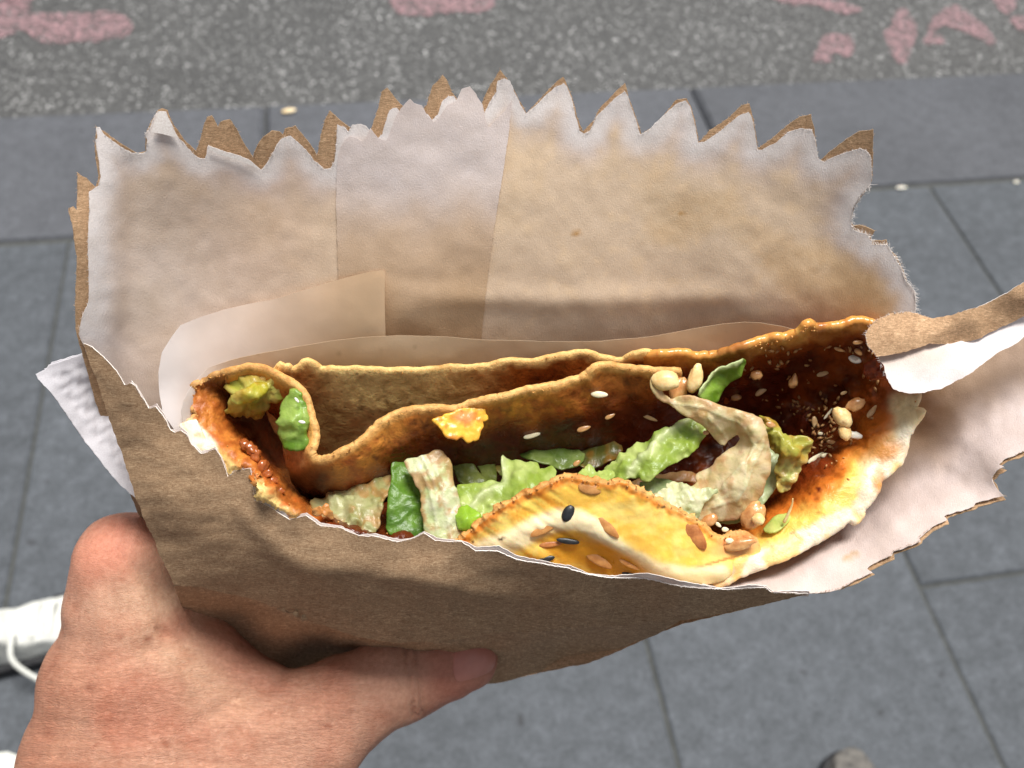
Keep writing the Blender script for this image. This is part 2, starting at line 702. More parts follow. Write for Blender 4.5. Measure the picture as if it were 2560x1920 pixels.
def m_skin():
    k = NT("skin")
    oc = k.coord("Object")
    c = k.attr()
    mott = k.noise(oc, 95, 5, 0.68)
    fine = k.noise(oc, 700, 3, 0.6)
    col = k.mixc(1.0, c.outputs[0], k.ramp(mott, [(0.3, (0.88, 0.76, 0.72)), (0.5, (1, 1, 1)), (0.7, (1.10, 1.12, 1.12))]), 'MULTIPLY')
    col = k.mixc(0.8, col, k.ramp(fine, [(0.3, (0.84, 0.77, 0.72)), (0.65, (1.06, 1.06, 1.06))]), 'MULTIPLY')
    fk = k.noise(oc, 210, 2, 0.5)
    col = k.mixc(k.ramp(fk, [(0.70, 0.0), (0.80, 0.45)]), col, lin(150, 92, 66))
    # wrinkles: fine creases running across the wrist, cross-hatched by the skin's diamond pattern
    a = k.attr("crease_dir")
    w1 = k.noise(k.coord("UV", (0.30, 1.0, 1.0), (0, 0, -0.12)), 95, 5, 0.7, 2.2)
    w2 = k.noise(k.coord("UV", (0.25, 1.0, 1.0), (0, 0, 0.9)), 210, 2, 0.55, 0.3)
    cells = k.voro(k.coord("UV"), 150, 'DISTANCE_TO_EDGE')
    cr = k.ramp(w1, [(0.30, 0.0), (0.60, 1.0)])
    h = k.math('ADD', k.math('MULTIPLY', cr, k.math('MULTIPLY', a.outputs["Fac"], 0.85)), k.math('MULTIPLY', w2, 0.25))
    h = k.math('ADD', h, k.math('MULTIPLY', k.ramp(cells.outputs["Distance"], [(0, 0), (0.12, 1)]), 0.16))
    h = k.math('ADD', h, k.math('MULTIPLY', mott, 0.7))
    col = k.mixc(k.math('MULTIPLY', k.math('SUBTRACT', 1.0, cr), k.math('MULTIPLY', a.outputs['Fac'], 0.05)), col, lin(150, 84, 60))  # creases also darkened in the colour, as shade inside them
    nb = k.bump(h, 0.00040, 0.8)
    k.set(col, 0.54, nb, 0.30, 0.15, (1.0, 0.38, 0.2, 0.004))
    k.b.inputs["Subsurface Radius"].default_value = (1.0, 0.38, 0.2)
    return k.m


def m_napkin():
    k = NT("napkin_tissue")
    n = k.noise(k.coord("UV"), 260, 3)
    nb = k.bump(n, 0.0001, 0.6)
    k.set(k.ramp(n, [(0.3, lin(226, 222, 226)), (0.7, lin(244, 242, 246))]), 0.85, nb, 0.1)
    k.translucent(lin(236, 232, 236), 0.25, nb)
    return k.m


def m_asphalt():
    k = NT("asphalt")
    oc = k.coord("Object")
    vo = k.voro(oc, 150); vo2 = k.voro(oc, 80)
    n = k.noise(oc, 3.0, 4); nf = k.noise(oc, 260, 3, 0.7)
    rnd = k.new("ShaderNodeSeparateColor"); k.L(vo.outputs["Color"], rnd.inputs[0])
    rnd2 = k.new("ShaderNodeSeparateColor"); k.L(vo2.outputs["Color"], rnd2.inputs[0])
    stone = k.ramp(rnd.outputs[0], [(0.0, 0.060), (0.55, 0.073), (0.9, 0.092), (0.975, 0.40)])
    gap = k.ramp(vo.outputs["Distance"], [(0.45, 1.0), (0.85, 0.35)])
    col = k.mixc(1.0, stone, gap, 'MULTIPLY')
    big = k.ramp(rnd2.outputs[0], [(0.0, 0.88), (0.8, 1.04), (0.94, 1.15), (0.985, 2.0)])
    col = k.mixc(1.0, col, big, 'MULTIPLY')
    col = k.mixc(1.0, col, k.ramp(n, [(0.3, 0.88), (0.7, 1.1)]), 'MULTIPLY')
    col = k.mixc(1.0, col, (1.0, 1.0, 0.985), 'MULTIPLY')
    h = k.math('ADD', k.math('MULTIPLY', vo.outputs["Distance"], -1.0), k.math('MULTIPLY', nf, 0.4))
    nb = k.bump(h, 0.0022, 0.9)
    glint = k.ramp(rnd.outputs[1], [(0.0, 0.75), (0.86, 0.7), (0.93, 0.12)])
    k.set(col, glint, nb, 0.6)
    return k.m


def m_road_paint():
    k = NT("worn_pink_road_paint")
    oc = k.coord("Object")
    n = k.noise(oc, 55, 5, 0.72)
    vo = k.voro(oc, 150)
    col = k.ramp(n, [(0.32, lin(110, 98, 100)), (0.48, lin(158, 126, 130)), (0.70, lin(186, 146, 150))])
    nb = k.bump(k.math('MULTIPLY', vo.outputs["Distance"], -1.0), 0.003, 0.7)
    k.set(col, 0.6, nb, 0.4)
    a = k.math('MULTIPLY', k.ramp(k.noise(oc, 60, 5, 0.78), [(0.42, 0.0), (0.56, 1.0)]), k.ramp(k.noise(oc, 16, 4, 0.65), [(0.32, 0.2), (0.50, 0.95)]))
    k.L(a, k.b.inputs["Alpha"])
    return k.m


def m_paving(name, c1, c2, c3):
    k = NT(name)
    oc = k.coord("Object")
    info = k.new("ShaderNodeObjectInfo")
    add = k.new("ShaderNodeVectorMath", operation='ADD')
    k.L(oc, add.inputs[0])
    sc = k.new("ShaderNodeVectorMath", operation='SCALE'); sc.inputs[3].default_value = 31.0
    comb = k.new("ShaderNodeCombineXYZ"); k.L(info.outputs["Random"], comb.inputs[0]); k.L(info.outputs["Random"], comb.inputs[1])
    k.L(comb.outputs[0], sc.inputs[0]); k.L(sc.outputs[0], add.inputs[1])
    v = add.outputs[0]
    big = k.noise(v, 3.2, 4, 0.6); mid = k.noise(v, 30, 5, 0.7); fine = k.noise(v, 130, 4, 0.75)
    spots = k.noise(v, 26, 2, 0.5)
    col = k.ramp(mid, [(0.28, c1), (0.5, c2), (0.74, c3)])
    col = k.mixc(0.85, col, k.ramp(fine, [(0.3, 0.58), (0.5, 1.0), (0.72, 1.36)]), 'MULTIPLY')
    col = k.mixc(1.0, col, k.ramp(big, [(0.3, 0.86), (0.7, 1.1)]), 'MULTIPLY')
    col = k.mixc(k.ramp(spots, [(0.70, 0.0), (0.76, 0.8)]), col, (0.035, 0.036, 0.04))
    tone = k.math('MULTIPLY_ADD', info.outputs["Random"], 0.16, 0.92)
    col = k.mixc(1.0, col, tone, 'MULTIPLY')
    nb = k.bump(k.math('ADD', mid, k.math('MULTIPLY', fine, 1.2)), 0.0015, 0.7)
    k.set(col, 0.7, nb, 0.35)
    return k.m


M = dict(
    liner=m_liner(), kraft=m_kraft(), kraft_shaded=m_kraft("kraft_paper_shaded", 0.90, 0.04), torn=m_torn(), kedge=m_kraft_edge(),  # one kraft paper in two tones: brighter lit copy, darker shaded front copy
    wax=m_wax(), food=m_food("crepe_surface"), sauce=m_food("sauced_crepe", 0.9, 0.0005, 0.45, 0.15, 0.12, 0.6), egg=m_food("egg_coated_crepe", 0.5, 0.00022, 0.38, 0.3, 0.04, 0.35),
    crumb=m_crumb(), leaf=m_leaf(), skin=m_skin(), napkin=m_napkin(), asphalt=m_asphalt(), paint=m_road_paint(),
    slab=m_paving("paving_stone", lin(67, 71, 75), lin(78, 82, 87), lin(93, 97, 103)),
    kerb=m_paving("kerb_stone", lin(74, 76, 81), lin(83, 85, 90), lin(92, 94, 100)),
    mortar=m_simple("joint_mortar", lin(70, 71, 68), lin(84, 85, 82), 60, 0.9, 0.001, 0.2),
    sesame=m_simple("sesame_seed", lin(232, 214, 170), lin(250, 238, 208), 400, 0.35, 0.0001, 0.5, 0.25),
    sesame_sauced=m_simple("sauced_sesame_seed", lin(168, 112, 64), lin(214, 170, 112), 400, 0.28, 0.0001, 0.6, 0.2),
    sesame_tint=m_simple("sesame_seed_in_sauce", lin(206, 160, 106), lin(232, 200, 150), 400, 0.3, 0.0001, 0.6, 0.2),
    brown_seed=m_simple("cooked_brown_seed", lin(172, 112, 58), lin(206, 150, 88), 500, 0.4, 0.0002, 0.5, 0.15),
    red_seed=m_simple("toasted_seed", lin(150, 84, 40), lin(202, 134, 76), 350, 0.4, 0.0004, 0.5, 0.1),
    dark_hole=m_simple("dark_hole_black", lin(22, 24, 26), lin(44, 46, 48), 400, 0.4, 0.0002, 0.5),
    peanut=m_simple("peanut", lin(226, 180, 112), lin(248, 222, 164), 260, 0.38, 0.0005, 0.5, 0.3),
    peanut_sauced=m_simple("sauced_peanut", lin(170, 104, 54), lin(232, 182, 120), 240, 0.25, 0.0005, 0.6, 0.2),
    white_bit=m_simple("pale_crumb", lin(222, 214, 196), lin(246, 242, 230), 300, 0.4, 0.0003, 0.4, 0.2),
    sauce_clot=m_simple("sauce_clot", lin(130, 62, 24), lin(184, 104, 50), 300, 0.2, 0.0006, 0.6, 0.2),
    nail=m_simple("fingernail", lin(190, 124, 108), lin(204, 140, 124), 120, 0.42, 0.00005, 0.5, 0.2),
    shoe=m_simple("white_shoe_fabric", lin(186, 186, 180), lin(222, 222, 216), 60, 0.75, 0.002, 0.3),
    shoe_dark=m_simple("dark_trim_and_shadow", lin(24, 24, 26), lin(52, 52, 54), 90, 0.7, 0.001, 0.3),
    shoe_grey=m_simple("grey_shoe_leather", lin(74, 72, 70), lin(118, 114, 108), 70, 0.7, 0.001, 0.3),
    lace=m_simple("shoe_lace", lin(206, 206, 198), lin(238, 238, 230), 200, 0.85, 0.001, 0.2),
    rubber=m_simple("rubber_sole", lin(186, 186, 178), lin(222, 222, 214), 60, 0.7, 0.001, 0.3),
    crumb_bit=m_simple("cream_crumb", lin(228, 196, 140), lin(250, 234, 200), 80, 0.6, 0.001, 0.3),
)


# ------------------------------------------------------------------ setting: road, kerb, pavement
def box_mesh(name, x0, x1, y0, y1, z0, z1, bev=0.003, seed=0):
    """Stone block with chamfered, slightly uneven upper edges."""
    r = random.Random(seed)
    V = []
    for (dx, z) in ((0, z0), (0, z1 - bev), (bev, z1)):
        for (x, y) in ((x0 + dx, y0 + dx), (x1 - dx, y0 + dx), (x1 - dx, y1 - dx), (x0 + dx, y1 - dx)):
            V.append((x + r.uniform(-1, 1) * .0006, y + r.uniform(-1, 1) * .0006, z + (r.uniform(-1, 1) * .0008 if z > z0 else 0)))
    F = [(8, 9, 10, 11)]
    for k in (0, 4):
        for i in range(4):
            j = (i + 1) % 4
            F.append((k + i, k + j, k + 4 + j, k + 4 + i))
    return make_mesh(name, np.array(V), F, smooth=False)


def structure(name, me, mat):
    ob = link(name, me, None, [mat], (0, 0, 0))
    ob["kind"] = "structure"
    return ob


ROAD_Z = -0.07
road = structure("road", make_mesh("road", np.array([(-60, 1.6, ROAD_Z), (60, 1.6, ROAD_Z), (60, 90, ROAD_Z), (-60, 90, ROAD_Z)]), [(0, 1, 2, 3)], False), M["asphalt"])
pavement = structure("pavement", make_mesh("pavement", np.array([(-60, -40, -.006), (60, -40, -.006), (60, 1.9, -.006), (-60, 1.9, -.006)]), [(0, 1, 2, 3)], False), M["mortar"])
XC0, XW = -0.6817, 0.5642
YB0, YB1, YB2 = 2.1606, 1.6655, 0.5437
J = 0.0032
slab_n = 0
for c in range(-5, 9):
    xa, xb = XC0 + c * XW + J, XC0 + (c + 1) * XW - J
    L_ = 0.8415
    if c in (-1, 0):
        ys = [YB1, YB1 - 1.55 - .3 * c, YB1 - 2.6, YB1 - 3.4]
    elif c % 2 == 1:
        ys = [YB1, YB1 - 0.5609, YB2, YB2 - L_, YB2 - 2 * L_, YB2 - 3 * L_]
    else:
        ys = [YB1, YB1 - 0.70, YB1 - 0.70 - L_, YB1 - 0.70 - 2 * L_, YB1 - 0.70 - 3 * L_]
    for a, b in zip(ys[:-1], ys[1:]):
        me = box_mesh("paving_slab", -(xb - xa) / 2, (xb - xa) / 2, -(a - b) / 2 + J, (a - b) / 2 - J, -0.03, 0, 0.004, slab_n)
        ob = link("paving_slab", me, pavement, [M["slab"]], ((xa + xb) / 2, (a + b) / 2, random.uniform(-.0012, .0012)))
        ob.rotation_euler = (random.uniform(-.002, .002), random.uniform(-.002, .002), 0)
        slab_n += 1
k0 = ground_pt(662, 300)[0]; k1 = ground_pt(1741, 240)[0]
kerb = structure("kerb", make_mesh("kerb", np.array([(-60, YB1 + .01, -.02), (60, YB1 + .01, -.02), (60, YB0 - .01, -.02), (-60, YB0 - .01, -.02)]), [(0, 1, 2, 3)], False), M["mortar"])
KL = k1 - k0
for i in range(-4, 6):
    xa, xb = k0 + i * KL + .003, k0 + (i + 1) * KL - .003
    me = box_mesh("kerb_stone", -(xb - xa) / 2, (xb - xa) / 2, -(YB0 - YB1) / 2 + .004, (YB0 - YB1) / 2, -0.14, 0.0, 0.012, 100 + i)
    link("kerb_stone", me, kerb, [M["kerb"]], ((xa + xb) / 2, (YB0 + YB1) / 2, 0.001))

# worn pink road paint, each patch a thin film on the asphalt
PAINT = [
    [(-60, 40), (-20, 8), (40, 0), (78, 8), (74, 28), (30, 34), (90, 34), (180, 30), (280, 28), (325, 45), (338, 70), (310, 95), (220, 104), (130, 110), (90, 96), (60, 70), (10, 92), (-60, 110)],
    [(-60, -40), (60, -30), (95, -5), (60, 8), (-60, 10)],
    [(968, -30), (1040, -40), (1180, -30), (1235, -5), (1232, 22), (1180, 34), (1110, 30), (1060, 40), (1010, 36), (975, 18)],
    [(1905, -25), (1990, -30), (2045, -5), (2130, 8), (2160, 25), (2130, 34), (2080, 30), (2040, 12), (1960, 12)],
    [(2040, 100), (2080, 82), (2130, 88), (2138, 120), (2120, 142), (2090, 132), (2070, 140), (2090, 150), (2050, 160), (2022, 145), (2050, 122)],
    [(2212, 85), (2235, 55), (2240, 25), (2262, 18), (2285, 45), (2292, 90), (2278, 120), (2272, 160), (2240, 160), (2228, 120), (2210, 98)],
    [(2355, 20), (2390, 8), (2430, 40), (2470, 75), (2497, 110), (2470, 112), (2430, 85), (2390, 70), (2350, 62), (2330, 85), (2312, 105), (2320, 62)],
    [(2480, -30), (2540, -20), (2534, 35), (2505, 38), (2488, 10)],
    [(2520, 45), (2570, 40), (2620, 80), (2600, 100), (2550, 75)],
    [(2310, 92), (2350, 86), (2368, 104), (2340, 112), (2312, 108)],
]
for pi, pl in enumerate(PAINT):
    B = densify(smooth_line(pl, 1, True), 6)
    B = B + 8.0 * np.stack([fbm(B[:, 0] / 16, B[:, 1] / 16, 0, pi), .8 * fbm(B[:, 0] / 16, B[:, 1] / 16, 5, pi)], -1)
    W = np.array([ground_pt(u, v, ROAD_Z + 0.004) for u, v in B])
    ce = W.mean(0)
    res = delaunay_2d_cdt([Vector(w[:2]) for w in W], [], [list(range(len(W)))], 1, 1e-6)
    Vv = np.array([(p.x, p.y, ROAD_Z + 0.004) for p in res[0]])
    link("road_paint", make_mesh("road_paint", Vv - ce, [list(f) for f in res[2]], False), road, [M["paint"]], ce)


# ------------------------------------------------------------------ shoes far below
def sdf_object(name, fn, lo, hi, h, mat, parent=None, smooth=True, center=None):
    V, F = surface_net(fn, lo, hi, h)
    c = V.mean(0) if center is None else np.array(center)
    me = make_mesh(name, V - c, F)
    return link(name, me, parent, [mat], c)


def xf(px, py, pz, o, ang):
    ca, sa = math.cos(ang), math.sin(ang)
    dx, dy = px - o[0], py - o[1]
    return dx * ca + dy * sa, -dx * sa + dy * ca, pz - o[2]


def shoe(name, label, toe, ang, mats, width=0.052, length=0.27, laces=True, strap=False):
    """toe: world position of the toe tip, ang: direction the toe points."""
    o = np.array([toe[0] - length / 2 * math.cos(ang), toe[1] - length / 2 * math.sin(ang), 0.0])
    root = thing(name, label, "shoe", (o[0], o[1], 0.0))
    ca, sa = math.cos(ang), math.sin(ang)

    def wloc(x, y, z):
        return np.array([o[0] + x * ca - y * sa, o[1] + x * sa + y * ca, z])
    L2 = length / 2

    def outline(x, y, grow):
        w = width * (0.86 + 0.14 * np.cos((x - 0.05) * 14)) + grow
        return np.sqrt((np.clip(np.abs(x) - (L2 - w), 0, None)) ** 2 + y ** 2) - w

    def f_up(px, py, pz):
        x, y, z = xf(px, py, pz, o, ang)
        top = 0.048 + 0.055 * ss(0.08, -0.09, x) + 0.006 * np.sin(x * 90)
        body = outline(x, y + 0.0, -0.004 - 0.020 * np.clip(z / 0.1, 0, 1))
        a = np.maximum(body, z - top * (1 - 0.30 * (y / width) ** 2)) 
        a = np.maximum(a, 0.018 - z)
        hole = round_cone((-0.085, 0, 0.075), (-0.055, 0, 0.13), 0.030, 0.034)(x, y, z)
        a = np.maximum(a, -hole)
        a = a + 0.0016 * vnoise(x * 60, y * 60, z * 60, 3)
        return a

    def f_sole(px, py, pz):
        x, y, z = xf(px, py, pz, o, ang)
        a = outline(x, y, 0.004)
        return np.maximum(a, np.abs(z - 0.0125) - 0.0125)
    m_ = length / 2 + 0.03
    lo = (o[0] - m_, o[1] - m_, -0.005); hi = (o[0] + m_, o[1] + m_, 0.14)
    sdf_object("sole", f_sole, lo, hi, 0.005, mats[1], root)
    sdf_object("upper", f_up, lo, hi, 0.0045, mats[0], root)
    if laces:
        for i in range(4):
            x = 0.075 - i * 0.022
            ztop = 0.052 + 0.055 * float(ss(0.08, -0.09, np.array(x)))
            pts = [wloc(x + 0.008 * s, y, ztop - 0.25 * abs(y) + 0.004) for s, y in ((-1, -.03), (-.3, -.012), (.3, .012), (1, .03))]
            tube("lace", pts, 0.0042, mats[2], root, flat=0.5)
        tube("lace", [wloc(-.02, -.02, .09), wloc(-.03, -.06, .07), wloc(0.0, -.095, .03), wloc(.03, -.115, .006), wloc(.055, -.12, .004)], 0.0045, mats[2], root)
    return root


def tube(name, pts, r, mat, parent=None, seg=8, flat=1.0, taper=None, center=None, label=None):
    p = np.array(pts, float)
    # resample with Catmull-Rom
    q = []
    P_ = np.vstack([2 * p[0] - p[1], p, 2 * p[-1] - p[-2]])
    for i in range(1, len(P_) - 2):
        for t in np.linspace(0, 1, 7)[:-1]:
            a, b, c, d = P_[i - 1], P_[i], P_[i + 1], P_[i + 2]
            q.append(0.5 * ((2 * b) + (c - a) * t + (2 * a - 5 * b + 4 * c - d) * t * t + (3 * b - a - 3 * c + d) * t ** 3))
    q.append(p[-1]); q = np.array(q)
    n = len(q)
    V = []
    up = np.array([0, 0, 1.0])
    for i in range(n):
        t = q[min(i + 1, n - 1)] - q[max(i - 1, 0)]
        t /= np.linalg.norm(t) + 1e-12
        s = np.cross(t, up); s /= np.linalg.norm(s) + 1e-12
        w = np.cross(s, t)
        rr = r * (1 if taper is None else taper(i / (n - 1)))
        for k in range(seg):
            a = 2 * math.pi * k / seg
            V.append(q[i] + rr * (math.cos(a) * s + flat * math.sin(a) * w))
    F = [(i * seg + k, i * seg + (k + 1) % seg, (i + 1) * seg + (k + 1) % seg, (i + 1) * seg + k) for i in range(n - 1) for k in range(seg)]
    F.append(tuple(range(seg))[::-1]); F.append(tuple((n - 1) * seg + k for k in range(seg)))
    V = np.array(V); c = V.mean(0)
    return link(name, make_mesh(name, V - c, F), parent, [mat], c, label)


toe1 = ground_pt(300, 1510, 0.03)
tdir = ground_pt(190, 1530, 0.03) - ground_pt(0, 1590, 0.03)
a1 = math.atan2(tdir[1], tdir[0])
shoe("sneaker", "white fabric sneaker with loose laces on the paving beside the wrist", toe1, a1, [M["shoe"], M["shoe_dark"], M["lace"]], width=0.056)  # sole coloured dark to carry the black shadow beneath the shoe
toe2 = ground_pt(70, 1938, 0.03)
shoe("sneaker", "white sneaker toe peeking in at the bottom left corner below the laced sneaker", toe2, a1 - 0.05, [M["shoe"], M["rubber"], M["lace"]], laces=False)
toe3 = ground_pt(2128, 1872, 0.03)
shoe("shoe", "grey rounded shoe toe with black trim at the bottom edge of the slabs", toe3, math.radians(72), [M["shoe_grey"], M["shoe_dark"], M["lace"]], width=0.05, laces=False)


def lump(name, center, radii, rot, mat, seed=0, n=10, amp=0.08, parent=None, label=None, tip=0.0):
    """Small closed lumpy body (seed, nut, crumb) with world-space centre, radii in metres, axes rot (3x3 columns)."""
    V = []; F = []
    nu, nv = n * 2, n
    for j in range(nv + 1):
        th = math.pi * j / nv
        for i in range(nu):
            ph = 2 * math.pi * i / nu
            V.append((math.cos(th), math.sin(th) * math.cos(ph), math.sin(th) * math.sin(ph)))
    V = np.array(V)
    f = 1 + amp * vnoise(V[:, 0] * 1.7 + seed, V[:, 1] * 1.7, V[:, 2] * 1.7, seed) + amp * .5 * vnoise(V[:, 0] * 4 + seed, V[:, 1] * 4, V[:, 2] * 4, seed)
    w = 1 - tip * (V[:, 0] + 1) / 2
    V = V * f[:, None]
    V[:, 1:] *= w[:, None]
    V = V * np.array(radii)
    V = V @ np.array(rot).T
    for j in range(nv):
        for i in range(nu):
            F.append((j * nu + i, j * nu + (i + 1) % nu, (j + 1) * nu + (i + 1) % nu, (j + 1) * nu + i))
    return link(name, make_mesh(name, V, F), parent, [mat], center, label)


def img_rot(ang, tilt=0.0):
    """Axes lying in the picture's plane turned by ang degrees (image sense), tilted away by tilt degrees."""
    a = math.radians(-ang); t = math.radians(tilt)
    e1 = math.cos(a) * AX + math.sin(a) * AY
    e2 = -math.sin(a) * AX + math.cos(a) * AY
    e3 = np.cross(e1, e2)
    e1b = math.cos(t) * e1 + math.sin(t) * e3
    e3b = -math.sin(t) * e1 + math.cos(t) * e3
    return np.stack([e1b, e2, e3b], 1)


gp = ground_pt(722, 277, 0.006)
tag(lump("crumb", gp, (0.019, 0.009, 0.005), np.array([[1, -.2, 0], [.2, 1, 0], [0, 0, 1]]), M["crumb_bit"], 3),
    "small cream coloured crumb lying on the kerb near the road edge", "crumb")
for i, (u, v, lb) in enumerate(((2254, 469, "larger white chip in the joint between kerb and slabs"), (2541, 455, "smaller white chip in the kerb joint at the right edge of the photo"))):
    gp = ground_pt(u, v, 0.002)
    tag(lump("stone_chip", gp, (0.016 - .008 * i, 0.006, 0.004), np.eye(3), M["white_bit"], 5 + i, 6), lb, "stone chip", "white chips in the kerb joint")


# ------------------------------------------------------------------ paper bag
bag = thing("paper_bag", "brown kraft paper bag with white lining and saw-tooth torn top held in the hand", "paper bag", at(1250, 1650, .262))

BACK = [(150, 300, .192), (240, 320, .192), (600, 300, .200), (1000, 230, .203), (1250, 190, .203), (1600, 240, .202), (1900, 290, .199), (2180, 340, .193),
        (190, 600, .196), (200, 850, .205), (330, 600, .204), (500, 600, .2105), (800, 560, .214), (1200, 600, .2155), (1700, 600, .213), (2050, 600, .207), (2280, 740, .203),
        (330, 850, .213), (600, 820, .2215), (1000, 800, .2235), (1500, 800, .2235), (1900, 800, .219), (2200, 850, .211),
        (1000, 1000, .241), (1600, 1000, .241), (450, 1000, .224), (2050, 1000, .232),
        (600, 1300, .255), (1300, 1300, .262), (1900, 1300, .245), (500, 1600, .270), (1240, 1700, .276), (1560, 1620, .252), (1700, 1548, .230), (2010, 1480, .210)]
fback = tps(BACK)


def back_disp(u, v):
    # crinkles and a soft vertical fold left of centre, diagonal creases near the right side
    a = 0.0005 * fbm(u / 260, v / 300, 0, 3, 3) + 0.00020 * fbm(u / 60, v / 60, 0, 4, 3)
    a += 0.0008 * np.exp(-((u - 335 + 0.05 * (v - 500)) / 38) ** 2) * -1 * ss(330, 420, v)
    a += 0.0007 * np.exp(-((v - 735 + 14 * np.sin(u / 300)) / 30) ** 2) * ss(900, 1150, u) * (1 - ss(1750, 1950, u))
    return a


def back_depth(off):
    return lambda u, v: fback(u, v) + off


KRAFT_BACK = [(188, 820), (188, 750), (190, 700), (193, 651), (186, 600), (180, 560), (170, 522), (183, 515), (191, 524), (192, 500), (193, 455), (193, 430), (215, 445), (240, 468),
              (246, 440), (239, 400), (236, 365), (241, 316), (262, 330), (300, 358), (345, 385), (364, 380), (364, 350), (366, 330), (380, 300), (394, 276), (406, 270), (418, 276), (430, 305), (460, 350), (490, 378),
              (500, 350), (510, 310), (518, 292), (530, 290), (545, 318), (550, 306), (560, 301), (575, 297), (590, 320), (605, 350), (632, 394),
              (640, 370), (655, 345), (680, 327), (700, 330), (708, 338), (712, 322), (738, 314), (755, 335), (775, 360), (793, 388), (800, 350), (812, 300), (824, 277), (850, 300), (870, 315),
              (895, 330), (920, 335), (930, 318), (945, 270), (955, 228), (968, 219), (985, 240), (1006, 265), (1030, 290), (1050, 285), (1066, 262), (1082, 215), (1107, 187), (1118, 200), (1130, 230),
              (1150, 255), (1180, 270), (1200, 268), (1210, 245), (1230, 205), (1250, 175), (1262, 190), (1285, 225), (1300, 255), (1316, 283), (1335, 262), (1375, 222), (1392, 204), (1408, 193), (1418, 215), (1432, 250), (1442, 290), (1457, 330),
              (1485, 300), (1500, 270), (1540, 228), (1562, 208), (1570, 240), (1582, 272), (1594, 305), (1604, 336), (1635, 315), (1665, 282), (1690, 250), (1716, 246), (1727, 265), (1737, 300), (1747, 354),
              (1775, 325), (1820, 295), (1855, 262), (1873, 258), (1884, 300), (1895, 372), (1930, 345), (1975, 308), (2000, 292), (2027, 286), (2035, 320), (2046, 404), (2080, 375), (2120, 345), (2150, 328), (2183, 324),
              (2182, 384), (2180, 452), (2162, 480), (2135, 520), (2126, 553), (2135, 563), (2148, 562), (2165, 566), (2187, 577), (2183, 585), (2176, 591), (2180, 602), (2195, 601), (2216, 600), (2220, 620), (2240, 640), (2258, 675), (2270, 712), (2288, 735), (2289, 790),
              (2255, 950), (2180, 1250), (2016, 1484), (1704, 1560), (1640, 1585), (1560, 1622), (1475, 1657), (1350, 1682), (1240, 1707), (1000, 1735), (700, 1720), (500, 1650), (420, 1450), (330, 1250), (240, 1010)]
kl = sheet("outer_back", KRAFT_BACK, back_depth(0.0012), 0.00022, [M["kraft"], M["kraft_shaded"], M["kedge"]], bag, spacing=13, fray=1.1, disp=back_disp, seed=2)

LINER_BACK = [(196, 835), (205, 790), (222, 750), (221, 700), (219, 600), (223, 520), (223, 480), (235, 471), (246, 465), (251, 440), (246, 400), (240, 365), (238, 350), (243, 345), (241, 319), (248, 318), (262, 337), (300, 367), (330, 383), (355, 386),
              (366, 380), (368, 348), (362, 335), (375, 318), (385, 290), (395, 277), (415, 279), (425, 300), (440, 335), (470, 370), (495, 395), (512, 398), (517, 375), (520, 363), (560, 378), (600, 390), (625, 402), (645, 422), (655, 424), (666, 410),
              (680, 385), (692, 362), (705, 345), (725, 340), (745, 355), (765, 375), (785, 402), (810, 422), (826, 422), (838, 395), (842, 330), (843, 312), (862, 318), (870, 330), (880, 312), (900, 310), (915, 315), (930, 335), (945, 345),
              (955, 335), (965, 300), (975, 275), (992, 268), (1010, 290), (1030, 300), (1050, 290), (1068, 285), (1080, 300), (1095, 285), (1105, 255), (1120, 240), (1135, 240), (1150, 262), (1175, 290), (1195, 290), (1212, 280), (1225, 255), (1240, 230),
              (1244, 203), (1260, 195), (1275, 202), (1285, 227), (1300, 260), (1315, 284), (1330, 272), (1360, 243), (1385, 220), (1410, 208), (1418, 217), (1430, 252), (1440, 292), (1450, 327), (1460, 335), (1475, 327), (1490, 292), (1510, 272), (1535, 247), (1562, 228),
              (1570, 242), (1580, 272), (1592, 307), (1600, 337), (1620, 327), (1650, 297), (1690, 260), (1715, 252), (1725, 267), (1735, 302), (1745, 357), (1765, 352), (1800, 327), (1850, 287), (1872, 280), (1882, 302), (1893, 374), (1905, 374),
              (1940, 357), (1970, 330), (2000, 320), (2030, 325), (2038, 350), (2045, 397), (2060, 404), (2085, 392), (2110, 382), (2150, 371), (2165, 375), (2178, 392), (2180, 440), (2178, 460), (2150, 490), (2136, 515), (2127, 550), (2130, 574), (2150, 581),
              (2165, 583), (2178, 600), (2180, 612), (2200, 611), (2218, 612), (2235, 640), (2255, 675), (2264, 700), (2287, 728), (2289, 750), (2287, 790), (2255, 940), (2170, 1230), (1990, 1450), (1500, 1480), (900, 1450), (440, 1250), (300, 1020), (225, 900)]

WHITE = lin(246, 240, 238); PINK = lin(230, 214, 206); TAN = lin(238, 212, 178); GREASE = lin(224, 188, 142); GREY = lin(222, 208, 200)


